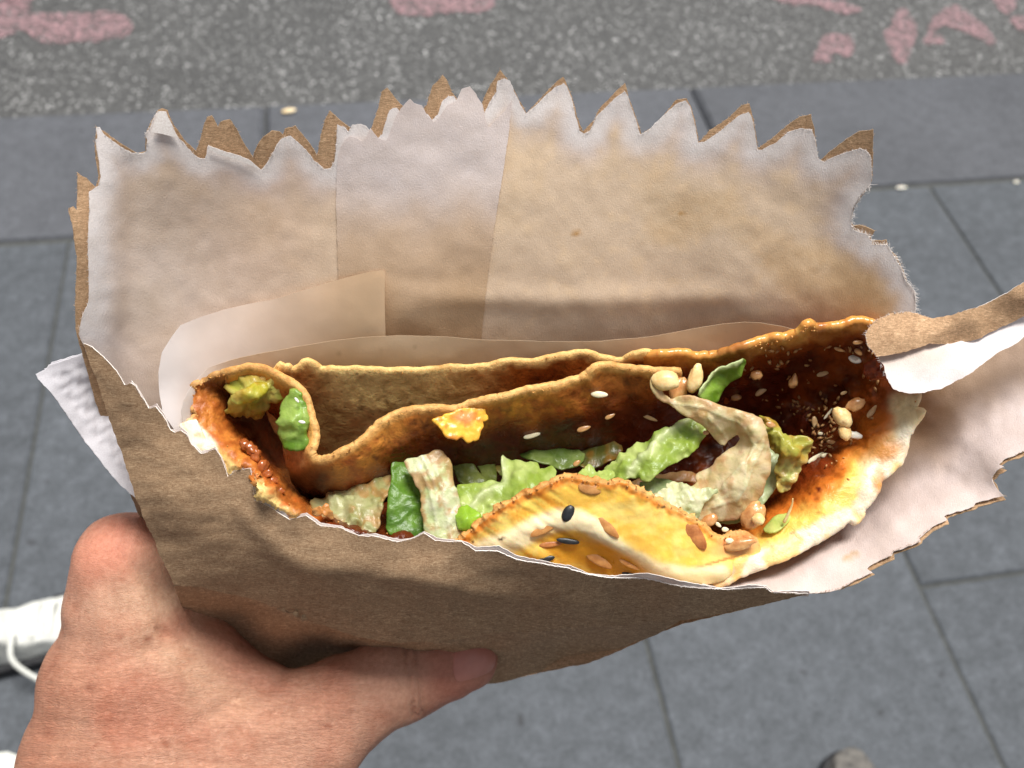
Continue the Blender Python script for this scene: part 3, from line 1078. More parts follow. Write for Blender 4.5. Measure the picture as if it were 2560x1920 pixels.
def liner_paint(rim):
    def f(u, v):
        d = dist_poly(rim, u, v, False)
        n = fbm(u / 120, v / 110, 0, 11, 5); n2 = fbm(u / 30, v / 26, 0, 12, 4); n3 = fbm(u / 300, v / 260, 3, 13, 3)
        soak = ss(14, 110, d + 16 * n + 8 * n2)                       # grease soaked away from the torn rim
        left = ss(230, 560, u + 60 * n)
        soak = soak * (0.40 + 0.60 * left)
        c = mix(PINK, TAN, ss(-.25, .45, n3 + .5 * n) * soak)
        c = mix(c, TAN, soak * 0.75)
        c = mix(c, GREASE, soak * ss(-.1, .5, n3 + .35 * n2 + .25 * ss(1200, 2100, u) - 0.12) * 0.5)
        c = mix(c, GREASE * 0.95, blob(u, v, 2190, 730, 95, 110, 0, .6) * 0.8 * soak)
        c = mix(c, TAN * 1.12, ss(.15, .5, n2) * soak * ss(1150, 1350, u) * .45)
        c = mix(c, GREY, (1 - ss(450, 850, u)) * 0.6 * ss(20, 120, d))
        c = mix(c, lin(214, 168, 150), blob(u, v, 650, 600, 150, 190, 20, .8) * .15)
        c = mix(WHITE, c, ss(8, 62, d + 10 * n2))
        c = mix(c, WHITE, (1 - ss(235, 330, u + 10 * n)) * .9)
        # drips of sauce oil
        c = mix(c, lin(196, 140, 50), blob(u, v, 1440, 584, 11, 7, -20, .6) * .75 + blob(u, v, 1700, 532, 16, 3, 20, .7) * .6)
        c = mix(c, lin(30, 24, 20), blob(u, v, 614, 551, 1.6, 3.5, 0, .3))
        return np.clip(c, 0, .92)
    return f


RIM = LINER_BACK[:LINER_BACK.index((2287, 790)) + 1]
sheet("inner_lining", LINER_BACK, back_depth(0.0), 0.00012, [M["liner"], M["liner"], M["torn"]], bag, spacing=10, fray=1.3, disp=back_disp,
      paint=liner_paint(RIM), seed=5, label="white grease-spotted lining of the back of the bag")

# glued double ply: the seam band of the lining
SEAM = [(843, 400), (850, 372), (862, 352), (875, 342), (890, 345), (905, 352), (918, 340), (925, 320), (945, 345), (965, 352), (980, 320), (992, 285), (1003, 271), (1015, 256), (1025, 247), (1035, 257), (1055, 264), (1066, 285), (1085, 305),
        (1100, 290), (1120, 262), (1140, 252), (1155, 222), (1175, 217), (1190, 234), (1206, 262), (1215, 300), (1222, 318), (1240, 300), (1262, 276), (1280, 251), (1272, 330), (1258, 430), (1240, 540), (1226, 640), (1214, 740), (1204, 840), (1198, 930), (960, 940), (845, 930), (846, 700), (840, 500)]


def seam_paint(u, v):
    n = fbm(u / 130, v / 150, 1, 21, 4)
    t = ss(420, 620, v + 50 * n)
    c = mix(lin(236, 224, 220), lin(222, 196, 170), t)
    c = mix(c, lin(206, 174, 136), ss(560, 800, v + 60 * n) * .8)
    return c


sheet("seam_flap", SEAM, back_depth(-0.0005), 0.00010, [M["liner"], M["liner"], M["torn"]], bag, spacing=11, fray=1.0, disp=back_disp, paint=seam_paint, seed=8)

# turned-down tab of lining behind the teeth at the left
sheet("lining_tab", [(520, 364), (560, 378), (602, 390), (625, 401), (652, 424), (600, 402), (560, 390), (524, 376)], back_depth(-0.0009), 0.00012, [M["torn"]], bag, spacing=6, fray=0.7, seed=9)
sheet("lining_tab", [(378, 330), (392, 290), (397, 279), (414, 281), (424, 302), (440, 338), (446, 346), (410, 336)], back_depth(-0.0010), 0.00012, [M["torn"]], bag, spacing=6, fray=0.7, seed=10)
# front of the bag ---------------------------------------------------
FRIM = [(208, 858), (230, 868), (258, 892), (289, 926), (312, 962), (326, 958), (339, 966), (371, 1021), (389, 1017), (407, 1039), (425, 1075), (438, 1081), (452, 1076), (466, 1085), (479, 1112), (502, 1134), (520, 1130), (538, 1121), (552, 1143), (570, 1191), (588, 1177), (626, 1170),
        (631, 1216), (637, 1250), (678, 1270), (723, 1299), (764, 1288), (800, 1315), (850, 1319), (897, 1340), (936, 1341), (995, 1355), (1026, 1349), (1058, 1333), (1089, 1351), (1116, 1354), (1153, 1354), (1189, 1378), (1243, 1377), (1288, 1398), (1333, 1406), (1374, 1413),
        (1424, 1422), (1469, 1437), (1523, 1444), (1614, 1447), (1704, 1467), (1800, 1473), (1827, 1474), (1870, 1470), (1913, 1469), (1931, 1481), (1985, 1483), (2021, 1485)]
FRONT = [(208, 858, .2050), (280, 930, .2050), (370, 1020, .2050), (438, 1080, .2048), (570, 1190, .2046), (637, 1250, .2040), (800, 1315, .2030), (1050, 1340, .2010), (1300, 1400, .1995), (1600, 1447, .1985), (1800, 1472, .198), (2021, 1486, .197),
         (230, 990, .2090), (300, 1150, .2150), (390, 1370, .2215), (436, 1460, .2250), (600, 1490, .2265), (760, 1540, .2285), (900, 1585, .2295), (1100, 1606, .2290), (1390, 1571, .2245), (1704, 1545, .2150), (1900, 1515, .2050),
         (400, 1230, .2095), (560, 1330, .2100), (800, 1430, .2080), (1100, 1470, .2062), (1400, 1495, .2050), (1700, 1508, .2018)]
ffront = tps(FRONT)
FRONT_OUT = FRIM + [(1900, 1514), (1800, 1532), (1704, 1546), (1568, 1555), (1388, 1571), (1207, 1590), (1094, 1607), (990, 1603), (890, 1586), (800, 1560), (700, 1515), (600, 1487), (520, 1470), (436, 1460), (389, 1351), (344, 1243), (310, 1150), (280, 1066), (255, 1000), (240, 953), (222, 900)]


def front_disp(u, v):
    a = 0.0008 * fbm(u / 230, v / 160, 0, 31, 3) + 0.00018 * fbm(u / 45, v / 45, 0, 32, 3)
    cre = [(600, 1270), (700, 1370), (780, 1420), (850, 1418), (1000, 1430), (1200, 1478), (1500, 1520)]
    a += 0.0008 * np.exp(-(dist_poly(cre, u, v) / 26) ** 2) + .00035 * fbm(u / 90, v / 30, 3, 38, 4)
    return a * ss(0, 60, dist_poly(FRIM, u, v))


sheet("outer_front", FRONT_OUT, lambda u, v: ffront(u, v), 0.00024, [M["kraft_shaded"], M["torn"], M["torn"]], bag, spacing=9, fray=1.2, disp=front_disp, seed=15,
      label="creased brown outside of the front of the bag")
# the white lining stands a hair above the torn brown edge
LF = []
for i, (u, v) in enumerate(FRIM):
    if u < 320:
        continue
    k = 5.0 + 2.5 * math.sin(i * 1.7) + (6 if 626 < u < 760 else 0) + (5 if 1180 < u < 1360 else 0) + (7 if 1600 < u < 1800 else 0)
    LF.append((u + k * .35, v - k))
LFO = LF + [(u, v + min(130.0, max(6.0, (2021 - u) * .06))) for u, v in FRIM[::-1] if u > 320]


def lf_paint(u, v):
    return mix(lin(244, 236, 232), lin(230, 214, 206), ss(-.3, .5, fbm(u / 60, v / 60, 0, 40, 3)))


sheet("front_lining", LFO, lambda u, v: ffront(u, v) + 0.0007, 0.00012, [M["liner"], M["liner"], M["torn"]], bag, spacing=8, fray=1.0, disp=lambda u, v: front_disp(u, v) * .6, paint=lf_paint, seed=17)

# underside of the bag: folded bottom running back from the front panel's lower edge
LOW_OUT = [(436, 1461), (520, 1471), (600, 1488), (700, 1516), (800, 1561), (890, 1586), (990, 1603), (1094, 1606), (1207, 1589), (1388, 1570), (1568, 1554), (1706, 1545), (1640, 1586), (1560, 1622), (1475, 1657), (1350, 1682), (1240, 1707), (1000, 1735), (700, 1720), (500, 1650)]
LOW = [(436, 1461, .2252), (600, 1488, .2268), (800, 1561, .2292), (890, 1586, .2297), (1094, 1606, .2292), (1388, 1570, .2247), (1706, 1545, .2152), (600, 1515, .244), (800, 1585, .250), (890, 1605, .252), (1000, 1620, .255), (1094, 1626, .256), (1200, 1622, .253), (1388, 1595, .240), (1560, 1622, .250), (1350, 1682, .270), (1240, 1707, .274), (1000, 1735, .274), (700, 1720, .272), (500, 1650, .264), (1400, 1620, .256), (1100, 1650, .262), (700, 1600, .256)]
_fl = tps(LOW)


def flow(u, v):
    k = inside(np.array(FRONT_OUT, float), np.ravel(u), np.ravel(v))
    d = _fl(u, v)
    return np.where(k, np.maximum(d, ffront(u, v) + .0004), d)


LOW_OUT = [(u, v - 16) if i < 11 and i > 0 else (u, v) for i, (u, v) in enumerate(LOW_OUT)]
sheet("bag_bottom", LOW_OUT, lambda u, v: flow(u, v) + .0016, 0.0003, [M["kraft_shaded"]], bag, spacing=13, disp=lambda u, v: 0.0009 * fbm(u / 170, v / 60, 0, 35, 3), seed=19)

# right side: the bag wall opens outwards, lining side up, with a creased flange
FLARE_RIM = [(1760, 1465), (1850, 1472), (1931, 1481), (1990, 1484), (2050, 1481), (2100, 1471), (2140, 1450), (2180, 1432), (2168, 1424), (2172, 1418), (2229, 1388), (2232, 1378), (2300, 1352), (2298, 1342), (2330, 1318), (2368, 1303), (2360, 1293), (2400, 1280), (2434, 1268), (2440, 1258), (2512, 1240), (2494, 1225), (2484, 1208), (2481, 1195),
             (2494, 1177), (2510, 1167), (2498, 1162), (2512, 1150), (2530, 1142), (2560, 1128), (2640, 1098), (2720, 1060)]
FLARE = [(1760, 1468, .1990), (1931, 1481, .1978), (2050, 1481, .1972), (2200, 1405, .1972), (2362, 1300, .1965), (2500, 1235, .1955), (2500, 1170, .196), (2720, 1060, .194),
         (1900, 1440, .2075), (2050, 1390, .2060), (2216, 1300, .2050), (2348, 1235, .2045), (2480, 1100, .2045), (2700, 980, .203),
         (1800, 1440, .213), (1950, 1370, .222), (2150, 1250, .225), (2300, 1100, .223), (2300, 950, .219), (2450, 900, .213), (2600, 780, .208), (2760, 680, .205),
         (1800, 1350, .237), (2000, 1250, .240), (2150, 1080, .238), (2200, 900, .232)]
fflare = tps(FLARE)
FLARE_OUT = FLARE_RIM + [(2780, 850), (2780, 640), (2600, 700), (2420, 830), (2330, 860), (2190, 880), (2080, 1060), (1900, 1280), (1720, 1400)]


def flare_paint(u, v):
    n = fbm(u / 110, v / 90, 5, 51, 5); n2 = fbm(u / 28, v / 28, 5, 52, 3)
    d = dist_poly(FLARE_RIM, u, v)
    c = mix(lin(230, 214, 208), lin(206, 176, 148), ss(95, 200, d + 22 * n))
    c = mix(c, lin(190, 150, 106), ss(.1, .5, n + .3 * n2) * ss(160, 260, d) * .7)
    c = mix(c, lin(226, 214, 212), ss(2380, 2560, u) * ss(120, 60, 0 * u + 90) * .3)
    c = mix(c, lin(206, 160, 70), (blob(u, v, 2128, 1393, 22, 9, -28, .5) - blob(u, v, 2130, 1394, 11, 4, -28, .5)).clip(0) * .6)
    return c


def flare_disp(u, v):
    return 0.0010 * fbm(u / 190, v / 140, 2, 55, 3) + 0.00025 * fbm(u / 40, v / 40, 2, 56, 3)


sheet("side_lining", FLARE_OUT, lambda u, v: fflare(u, v), 0.00013, [M["liner"], M["liner"], M["torn"]], bag, spacing=10, fray=1.2, disp=flare_disp, paint=flare_paint, seed=22,
      label="pale lining of the bag's right side folded outwards")
OFR = [(u + 5 + 3 * math.sin(i * 2.1), v + 7 + 3 * math.cos(i * 1.3)) if i > 5 else (u, v) for i, (u, v) in enumerate(FLARE_RIM)]
sheet("outer_side", OFR + FLARE_OUT[len(FLARE_RIM):], lambda u, v: fflare(u, v) + 0.0010, 0.00022, [M["kraft"], M["kraft_shaded"], M["kedge"]], bag, spacing=13, fray=1.4, disp=flare_disp, seed=23)

# long torn strip that curls away to the right --------------------------------
STRIP_K = [(2181, 807), (2200, 795), (2226, 783), (2250, 779), (2275, 779), (2305, 788), (2331, 797), (2352, 794), (2377, 789), (2452, 765), (2512, 735), (2560, 705), (2620, 668), (2720, 600), (2740, 700), (2640, 760), (2560, 794), (2520, 814), (2482, 831), (2450, 846), (2422, 856), (2400, 862), (2377, 864), (2350, 862), (2325, 858),
           (2300, 868), (2271, 877), (2245, 884), (2223, 887), (2193, 893), (2180, 876), (2168, 862), (2164, 848), (2163, 834), (2172, 820)]
SK = [(2163, 834, .2000), (2230, 785, .1990), (2330, 797, .1975), (2452, 765, .195), (2560, 705, .192), (2740, 610, .188), (2250, 835, .1965), (2350, 830, .1955), (2450, 810, .1945), (2560, 750, .192), (2193, 893, .1975), (2271, 877, .1962), (2325, 858, .1958), (2377, 864, .1975), (2482, 831, .1965), (2560, 794, .1945), (2740, 700, .190)]
fsk = tps(SK)
sheet("torn_strip", STRIP_K, lambda u, v: fsk(u, v), 0.00024, [M["kraft"], M["liner"], M["torn"]], bag, spacing=8, fray=1.4,
      disp=lambda u, v: 0.0007 * np.sin((v + .45 * u) / 26) * ss(2300, 2420, u) + .0003 * fbm(u / 50, v / 50, 0, 60, 3), paint=lambda u, v: mix(lin(236, 228, 224), PINK, 0 * u), seed=25,
      label="strip of brown paper torn off the rim, curling to the right")
STRIP_W = [(2193, 890), (2223, 880), (2271, 868), (2325, 850), (2377, 858), (2422, 848), (2482, 822), (2560, 786), (2740, 690), (2760, 760), (2640, 805), (2560, 842), (2542, 860), (2520, 870), (2494, 882), (2470, 900), (2437, 925), (2412, 942), (2389, 953), (2375, 962), (2362, 968), (2340, 974), (2313, 980), (2290, 983), (2271, 982), (2250, 978), (2235, 972), (2224, 956), (2217, 943), (2214, 930), (2211, 915), (2200, 900)]
SW = [(2193, 890, .1985), (2325, 855, .1972), (2482, 826, .1972), (2740, 690, .192), (2217, 943, .1960), (2271, 982, .1945), (2389, 953, .1945), (2494, 882, .1950), (2740, 780, .190), (2300, 920, .1952), (2420, 890, .1955)]
fsw = tps(SW)


def sw_paint(u, v):
    n = fbm(u / 60, v / 50, 5, 65, 4)
    return mix(lin(242, 236, 236), lin(222, 204, 190), ss(955, 890, v + 14 * n) * (1 - ss(2320, 2420, u)) * .8)


sheet("torn_strip_lining", STRIP_W, lambda u, v: fsw(u, v) + .0006, 0.00014, [M["liner"], M["liner"], M["torn"]], bag, spacing=8, fray=1.3,
      disp=lambda u, v: .0006 * fbm(u / 90, v / 60, 0, 66, 3), paint=sw_paint, seed=26)


# loose paper fibres along the torn edges
def fibres(name, line, depth, n, lo, hi, outward, mat, seed, wid=0.00004):
    r = np.random.default_rng(seed)
    L = densify(line, 2.0, False)
    V = []; F = []
    for _ in range(n):
        i = r.integers(1, len(L) - 1)
        t = L[i + 1] - L[i - 1]; t = t / (np.hypot(*t) + 1e-9)
        nn = np.array([t[1], -t[0]]) * outward
        ln = r.uniform(lo, hi) * (0.4 + 0.6 * r.random())
        a = nn + t * r.normal(0, .6); a /= np.hypot(*a)
        c = r.normal(0, .35)
        d0 = float(depth(np.array([L[i][0]]), np.array([L[i][1]]))[0])
        pts = []
        for s in (0, .35, .7, 1):
            q = L[i] - nn * 2 + a * ln * s + t * c * ln * s * s
            pts.append(at(q[0], q[1], d0 - r.normal(0, .0004) * s))
        b = len(V)
        for k, p in enumerate(pts):
            w = wid * (1 - .7 * k / 3)
            V += [p - AX * w * abs(a[1]) - AY * w * abs(a[0]), p + AX * w * abs(a[1]) + AY * w * abs(a[0]), p + AF * w]
        for k in range(3):
            for j in range(3):
                F.append((b + k * 3 + j, b + k * 3 + (j + 1) % 3, b + k * 3 + 3 + (j + 1) % 3, b + k * 3 + 3 + j))
    V = np.array(V); c = V.mean(0)
    return link(name, make_mesh(name, V - c, F), bag, [mat], c, None, "stuff")


i0 = LINER_BACK.index((2178, 460)); i1 = LINER_BACK.index((2287, 790))
fibres("paper_fibres", LINER_BACK[i0:i1 + 1], back_depth(0), 620, 6, 20, 1, M["torn"], 1)
fibres("paper_fibres", LINER_BACK[:i0], back_depth(0), 900, 3, 9, 1, M["torn"], 2)
j1 = KRAFT_BACK.index((2289, 790))
fibres("paper_fibres", KRAFT_BACK[:j1], back_depth(0.0012), 1100, 3, 10, 1, M["kedge"], 3)
fibres("paper_fibres", FRIM, lambda u, v: ffront(u, v), 500, 3, 9, 1, M["torn"], 4)
fibres("paper_fibres", [(2331, 797), (2275, 779), (2226, 783), (2181, 807), (2163, 834), (2168, 862), (2193, 893), (2217, 943), (2271, 982), (2362, 968)][::-1], lambda u, v: fsk(u, v), 260, 3, 12, 1, M["torn"], 5)
fibres("paper_fibres", FLARE_RIM[::-1], lambda u, v: fflare(u, v), 400, 3, 9, 1, M["kedge"], 6)

# ------------------------------------------------------------------ greaseproof sheets round the food
wax = thing("greaseproof_paper", "thin translucent greaseproof paper sheets between the crepe and the back of the bag", "greaseproof paper", at(1000, 950, .225))
WA = [(434, 836), (452, 813), (500, 793), (560, 774), (620, 760), (688, 748), (770, 722), (850, 698), (910, 682), (957, 675), (962, 680), (962, 760), (964, 850), (966, 905), (700, 925), (560, 948), (515, 975), (496, 1010), (482, 1060), (460, 1078), (438, 1080), (418, 1050), (407, 1030), (399, 985), (396, 930), (405, 881)]
WAd = [(398, 985, .2062), (407, 881, .2064), (450, 820, .2085), (600, 765, .2155), (850, 698, .2168), (960, 676, .2168), (430, 1070, .2060), (520, 900, .2130), (700, 850, .2190), (964, 850, .2200), (600, 1100, .222), (966, 960, .2290)]
fwa = tps(WAd)


def wax_paint(u, v):
    n = fbm(u / 140, v / 120, 1, 71, 4)
    c = mix(lin(234, 222, 214), lin(214, 188, 156), ss(480, 900, u + 60 * n))
    return mix(c, lin(236, 230, 228), 1 - ss(410, 520, u))


sheet("sheet", WA, lambda u, v: fwa(u, v), 0.00011, [M["wax"]], wax, spacing=10, fray=.3, disp=lambda u, v: .0004 * fbm(u / 120, v / 120, 0, 72, 3), paint=wax_paint, seed=30)
WB = [(470, 1070), (462, 1072), (452, 1030), (458, 1000), (472, 972), (495, 944), (520, 920), (580, 900), (660, 882), (746, 866), (825, 853), (904, 844), (1000, 839), (1100, 842), (1215, 850), (1350, 853), (1504, 853), (1600, 845), (1643, 839), (1730, 823), (1805, 811), (1860, 806), (1900, 807), (1950, 816), (2010, 830), (2060, 850),
      (2050, 862), (1980, 872), (1850, 905), (1600, 930), (1480, 960), (1400, 1040), (900, 1060), (720, 960), (640, 952), (560, 956), (516, 978), (498, 1010), (486, 1055)]
WBd = [(452, 1030, .2058), (472, 976, .2068), (520, 920, .2105), (746, 867, .2160), (1000, 840, .2172), (1504, 854, .2170), (1805, 811, .2155), (2010, 830, .2120), (600, 1000, .218), (1000, 950, .2240), (1500, 950, .2240), (1900, 900, .2200), (1500, 1080, .236), (900, 1100, .236), (560, 1120, .218), (2050, 1000, .2230)]
fwb = tps(WBd)


def wb_paint(u, v):
    n = fbm(u / 140, v / 90, 1, 75, 4)
    c = mix(lin(226, 206, 178), lin(204, 172, 128), ss(850, 940, v + 30 * n))
    c = mix(c, lin(236, 228, 222), 1 - ss(470, 620, u))
    return mix(c, lin(120, 100, 60), np.clip(ss(.86, .95, vnoise(u / 7, v / 7, 0, 78)), 0, 1) * .25)


sheet("sheet", WB, lambda u, v: fwb(u, v), 0.00011, [M["wax"]], wax, spacing=10, fray=.3, disp=lambda u, v: .0004 * fbm(u / 140, v / 90, 0, 77, 3), paint=wb_paint, seed=31)


# ------------------------------------------------------------------ napkin
nap = [(217, 885), (180, 896), (140, 908), (122, 913), (118, 921), (104, 929), (90, 936), (96, 948), (130, 985), (170, 1038), (215, 1105), (260, 1165), (300, 1212), (345, 1250), (420, 1260), (420, 1000), (330, 900)]
ND = [(90, 936, .208), (217, 885, .212), (330, 900, .216), (250, 1000, .219), (170, 1038, .213), (345, 1250, .226), (420, 1260, .232), (420, 1000, .226)]
fnd = tps(ND)


def nap_disp(u, v):
    a = np.radians(28)
    x = (u * np.cos(a) + v * np.sin(a)) / 7.6 + .5 * vnoise(u / 40, v / 40, 0, 82); y = (-u * np.sin(a) + v * np.cos(a)) / 7.6
    d = np.sin(x) * np.sin(y + (x // np.pi % 2) * 1.5)
    edge = ss(14, 34, dist_poly([(217, 885), (140, 908), (90, 936), (170, 1038), (260, 1165), (345, 1250)], u, v))
    return 0.00022 * d * edge + .0007 * fbm(u / 90, v / 90, 0, 81, 3)


npk = thing("napkin", "white embossed paper napkin poking out behind the left edge of the bag", "napkin", at(250, 1000, .216))
sheet("ply", nap, lambda u, v: fnd(u, v), .0003, [M["napkin"]], npk, spacing=4.5, fray=.8, disp=nap_disp, seed=40)
sheet("ply", [(u + (7 if u < 250 else 0), v - (6 if v < 940 else 0)) for u, v in nap[:6]] + [(130, 940), (230, 905)], lambda u, v: fnd(u, v) + .0011, .0003, [M["napkin"]], npk, spacing=7, fray=.8, disp=lambda u, v: .0003 * fbm(u / 40, v / 40, 0, 83, 3), seed=41)


# ------------------------------------------------------------------ hand
def pc(u, v, d):
    return cam_xyz(u, v, d)


def ball(u, v, d, rpx):
    return pc(u, v, d), rpx / FPX * d


def chain(*bs):
    out = []
    q = [ball(*b) for b in bs]
    for (a, ra), (b, rb) in zip(q[:-1], q[1:]):
        out.append(round_cone(a, b, ra, rb))
    return out


groups = [
    # index metacarpal down to wrist and forearm
    (chain((308, 1398, .2440, 104), (326, 1540, .2500, 150), (342, 1720, .2540, 226), (352, 1900, .2540, 278), (415, 2120, .250, 330), (500, 2500, .240, 375)), .010),
    # web between thumb and index
    (chain((330, 1470, .2500, 110), (400, 1600, .2560, 118), (540, 1735, .2600, 126), (690, 1815, .2590, 126)), .012),
    (chain((450, 1800, .2590, 190), (620, 1960, .2560, 210)), .012),
    (chain((620, 1930, .2560, 190), (780, 1822, .2560, 152), (860, 1765, .2590, 128), (940, 1722, .2610, 112), (1012, 1690, .2620, 105)), .008),
    (chain((1012, 1690, .2620, 105), (1060, 1678, .2622, 94), (1120, 1662, .2620, 88), (1168, 1650, .2612, 77)), .004),
    # fingers wrapped round the back of the bag
    (chain((312, 1402, .2460, 100), (560, 1330, .2900, 92), (800, 1420, .3040, 84), (960, 1500, .3020, 70)), .006),
    (chain((330, 1500, .2700, 100), (560, 1440, .3060, 92), (820, 1500, .3160, 84), (1000, 1560, .3110, 70)), .006),
    (chain((350, 1600, .2900, 100), (580, 1550, .3240, 90), (820, 1590, .3320, 82), (980, 1620, .3270, 68)), .006),
    (chain((380, 1700, .3020, 95), (590, 1660, .3330, 80), (780, 1680, .3400, 72), (900, 1700, .3370, 60)), .006),
    (chain((330, 1480, .2720, 120), (350, 1600, .2860, 130), (380, 1720, .2900, 140), (450, 1950, .2800, 220)), .012),
]
tip_dir = pc(1180, 1652, .2615) - pc(1000, 1696, .262); tip_dir /= np.linalg.norm(tip_dir)
ip = pc(1030, 1700, .2550)
ip2 = pc(1010, 1700, .2475)
K1 = pc(1100, 1660, .2395)


def hand_fn(x, y, z):
    f = None
    for cs, k in groups:
        g = None
        for c in cs:
            w = c(x, y, z)
            g = w if g is None else np.minimum(g, w)
        f = g if f is None else smin(f, g, k)
    # tendon ridge and hollow at the web, creases at the thumb joint
    for s, w, dp in ((0.0, .0009, .0004), (-.0030, .0008, .0003)):
        t = (x - ip[0]) * tip_dir[0] + (y - ip[1]) * tip_dir[1] + (z - ip[2]) * tip_dir[2] - s + .0010 * np.sin((y + x) * 420)
        near = np.exp(-(((x - ip[0]) ** 2 + (y - ip[1]) ** 2 + (z - ip[2]) ** 2) / .013 ** 2) ** 2)
        f = f + dp * np.exp(-(t / w) ** 2) * near
    u = CXP + x / z * FPX; v = CYP - y / z * FPX
    f = f + .0016 * np.exp(-(((u - 640) * .50 + (v - 1720) * .87 - 6) / 22) ** 2) * ss(420, 520, u) * (1 - ss(700, 800, u))
    f = f + .0012 * np.exp(-(((u - 360) * .55 - (v - 1440) * .83) / 20) ** 2) * ss(300, 360, u) * (1 - ss(430, 520, u))
    f = f - .0010 * np.exp(-(((u - 330) * .97 + (v - 1600) * .25) / 40) ** 2) * ss(1450, 1560, v)
    f = f + .00055 * fbm(x * 55, y * 55, z * 55, 90, 2) + .00022 * vnoise(x * 210, y * 210, z * 210, 93)
    return f


V, F = surface_net(hand_fn, (-.19, -.175, .196), (.004, -.036, .372), .00112)
QN = F
_t = np.concatenate([QN[:, [0, 1, 2]], QN[:, [0, 2, 3]]])
_n = vnormals(V, _t)
_e = 1e-4
_g = np.stack([hand_fn(V[:, 0] + _e, V[:, 1], V[:, 2]) - hand_fn(V[:, 0] - _e, V[:, 1], V[:, 2]), hand_fn(V[:, 0], V[:, 1] + _e, V[:, 2]) - hand_fn(V[:, 0], V[:, 1] - _e, V[:, 2]), hand_fn(V[:, 0], V[:, 1], V[:, 2] + _e) - hand_fn(V[:, 0], V[:, 1], V[:, 2] - _e)], 1)
_g /= np.linalg.norm(_g, axis=1, keepdims=True) + 1e-12
_u = CXP + V[:, 0] / V[:, 2] * FPX; _v = CYP - V[:, 1] / V[:, 2] * FPX
_d = np.zeros(len(V))
for pl, w, dp in (([(395, 1575), (470, 1620), (560, 1672), (650, 1720), (720, 1745)], 9, -.0009), ([(370, 1620), (450, 1665), (540, 1715), (620, 1760)], 9, -.0006), ([(430, 1600), (520, 1648), (610, 1695)], 10, .0007),
                  ([(700, 1752), (706, 1790), (700, 1826)], 6, -.0006), ([(722, 1750), (730, 1795), (726, 1840)], 6, -.0005), ([(680, 1770), (682, 1806)], 6, -.0004),
                  ([(1012, 1606), (1022, 1680), (1034, 1790)], 7, -.0011), ([(1036, 1602), (1046, 1680), (1056, 1784)], 6, -.0009), ([(990, 1615), (1000, 1690), (1008, 1790)], 6, -.0006), ([(1024, 1608), (1034, 1690), (1046, 1780)], 5, .0005),
                  ([(250, 1500), (262, 1600), (250, 1720), (225, 1850)], 22, .0006), ([(340, 1450), (372, 1560), (420, 1680), (500, 1840)], 20, .0005), ([(560, 1900), (640, 1850), (740, 1810), (860, 1770)], 24, .0006),
                  ([(170, 1650), (230, 1662), (300, 1660)], 6, -.0003), ([(130, 1760), (220, 1780), (330, 1778)], 6, -.0003), ([(100, 1840), (230, 1852), (380, 1850), (520, 1862)], 7, -.0004), ([(130, 1800), (260, 1815), (400, 1812)], 6, -.0003), ([(80, 1890), (240, 1900), (420, 1898), (600, 1906)], 7, -.0004),
                  ([(290, 1300), (270, 1340), (262, 1390)], 7, -.0004), ([(330, 1300), (312, 1350), (306, 1400)], 8, -.0004)):
    q = dist_poly(smooth_line(pl, 2), _u, _v)
    _d += dp * np.exp(-(q / w) ** 2)
_d *= (_g[:, 2] < .25)
V = V + _g * _d[:, None]
u_ = CXP + V[:, 0] / V[:, 2] * FPX; v_ = CYP - V[:, 1] / V[:, 2] * FPX
n = fbm(V[:, 0] * 60, V[:, 1] * 60, V[:, 2] * 60, 95, 4)
base = lin(196, 148, 124)
c = np.repeat(base[None], len(V), 0)
c = mix(c, lin(208, 168, 140), blob(u_, v_, 480, 1560, 230, 150, 35, .7) * .8)          # paler skin over the web
c = mix(c, lin(206, 128, 104), blob(u_, v_, 270, 1370, 120, 70, -30, .8) * .65)         # pink knuckle
c = mix(c, lin(194, 130, 106), ss(-.1, .5, n) * .55)
c = mix(c, lin(188, 130, 102), (1 - ss(90, 330, u_ + (v_ - 1900) * .25)) * ss(1500, 1700, v_) * .5)
c = mix(c, lin(194, 130, 110), blob(u_, v_, 620, 1660, 130, 55, 30, .7) * .55)
c = mix(c, lin(184, 116, 98), ss(1000, 1150, u_) * .6)
for (a, b, r) in ((372, 1598, 8), (412, 1862, 9), (225, 1720, 7), (300, 1590, 6), (820, 1815, 7), (240, 1860, 6)):
    c = mix(c, lin(150, 92, 70), blob(u_, v_, a, b, r * 1.5, r, 10, .5) * .7)
W = to_world(V)
ce = W.mean(0)
me = make_mesh("hand", W - ce, F[:, ::-1])
set_col(me, c)
cd = ss(1500, 1750, v_) * (1 - ss(820, 1000, u_)) * .9 + .1
set_col(me, np.repeat(cd[:, None], 3, 1), "crease_dir")
uvl = me.uv_layers.new(name="rest")
li = np.empty(len(me.loops), np.int32); me.loops.foreach_get("vertex_index", li)
uvl.data.foreach_set("uv", (np.stack([u_, v_], -1)[li] / 1000).astype(np.float32).ravel())
hand = link("hand", me, None, [M["skin"]], ce)
hand.matrix_world = Matrix.Translation(Vector(ce))
tag(hand, "bare left hand and wrist gripping the bag, thumb across its lower edge", "hand")

# thumbnail: thin curved plate near the tip
NAIL = [(1142, 1612), (1175, 1604), (1210, 1606), (1232, 1618), (1240, 1640), (1238, 1664), (1222, 1682), (1190, 1694), (1160, 1702), (1142, 1704), (1134, 1680), (1134, 1640)]


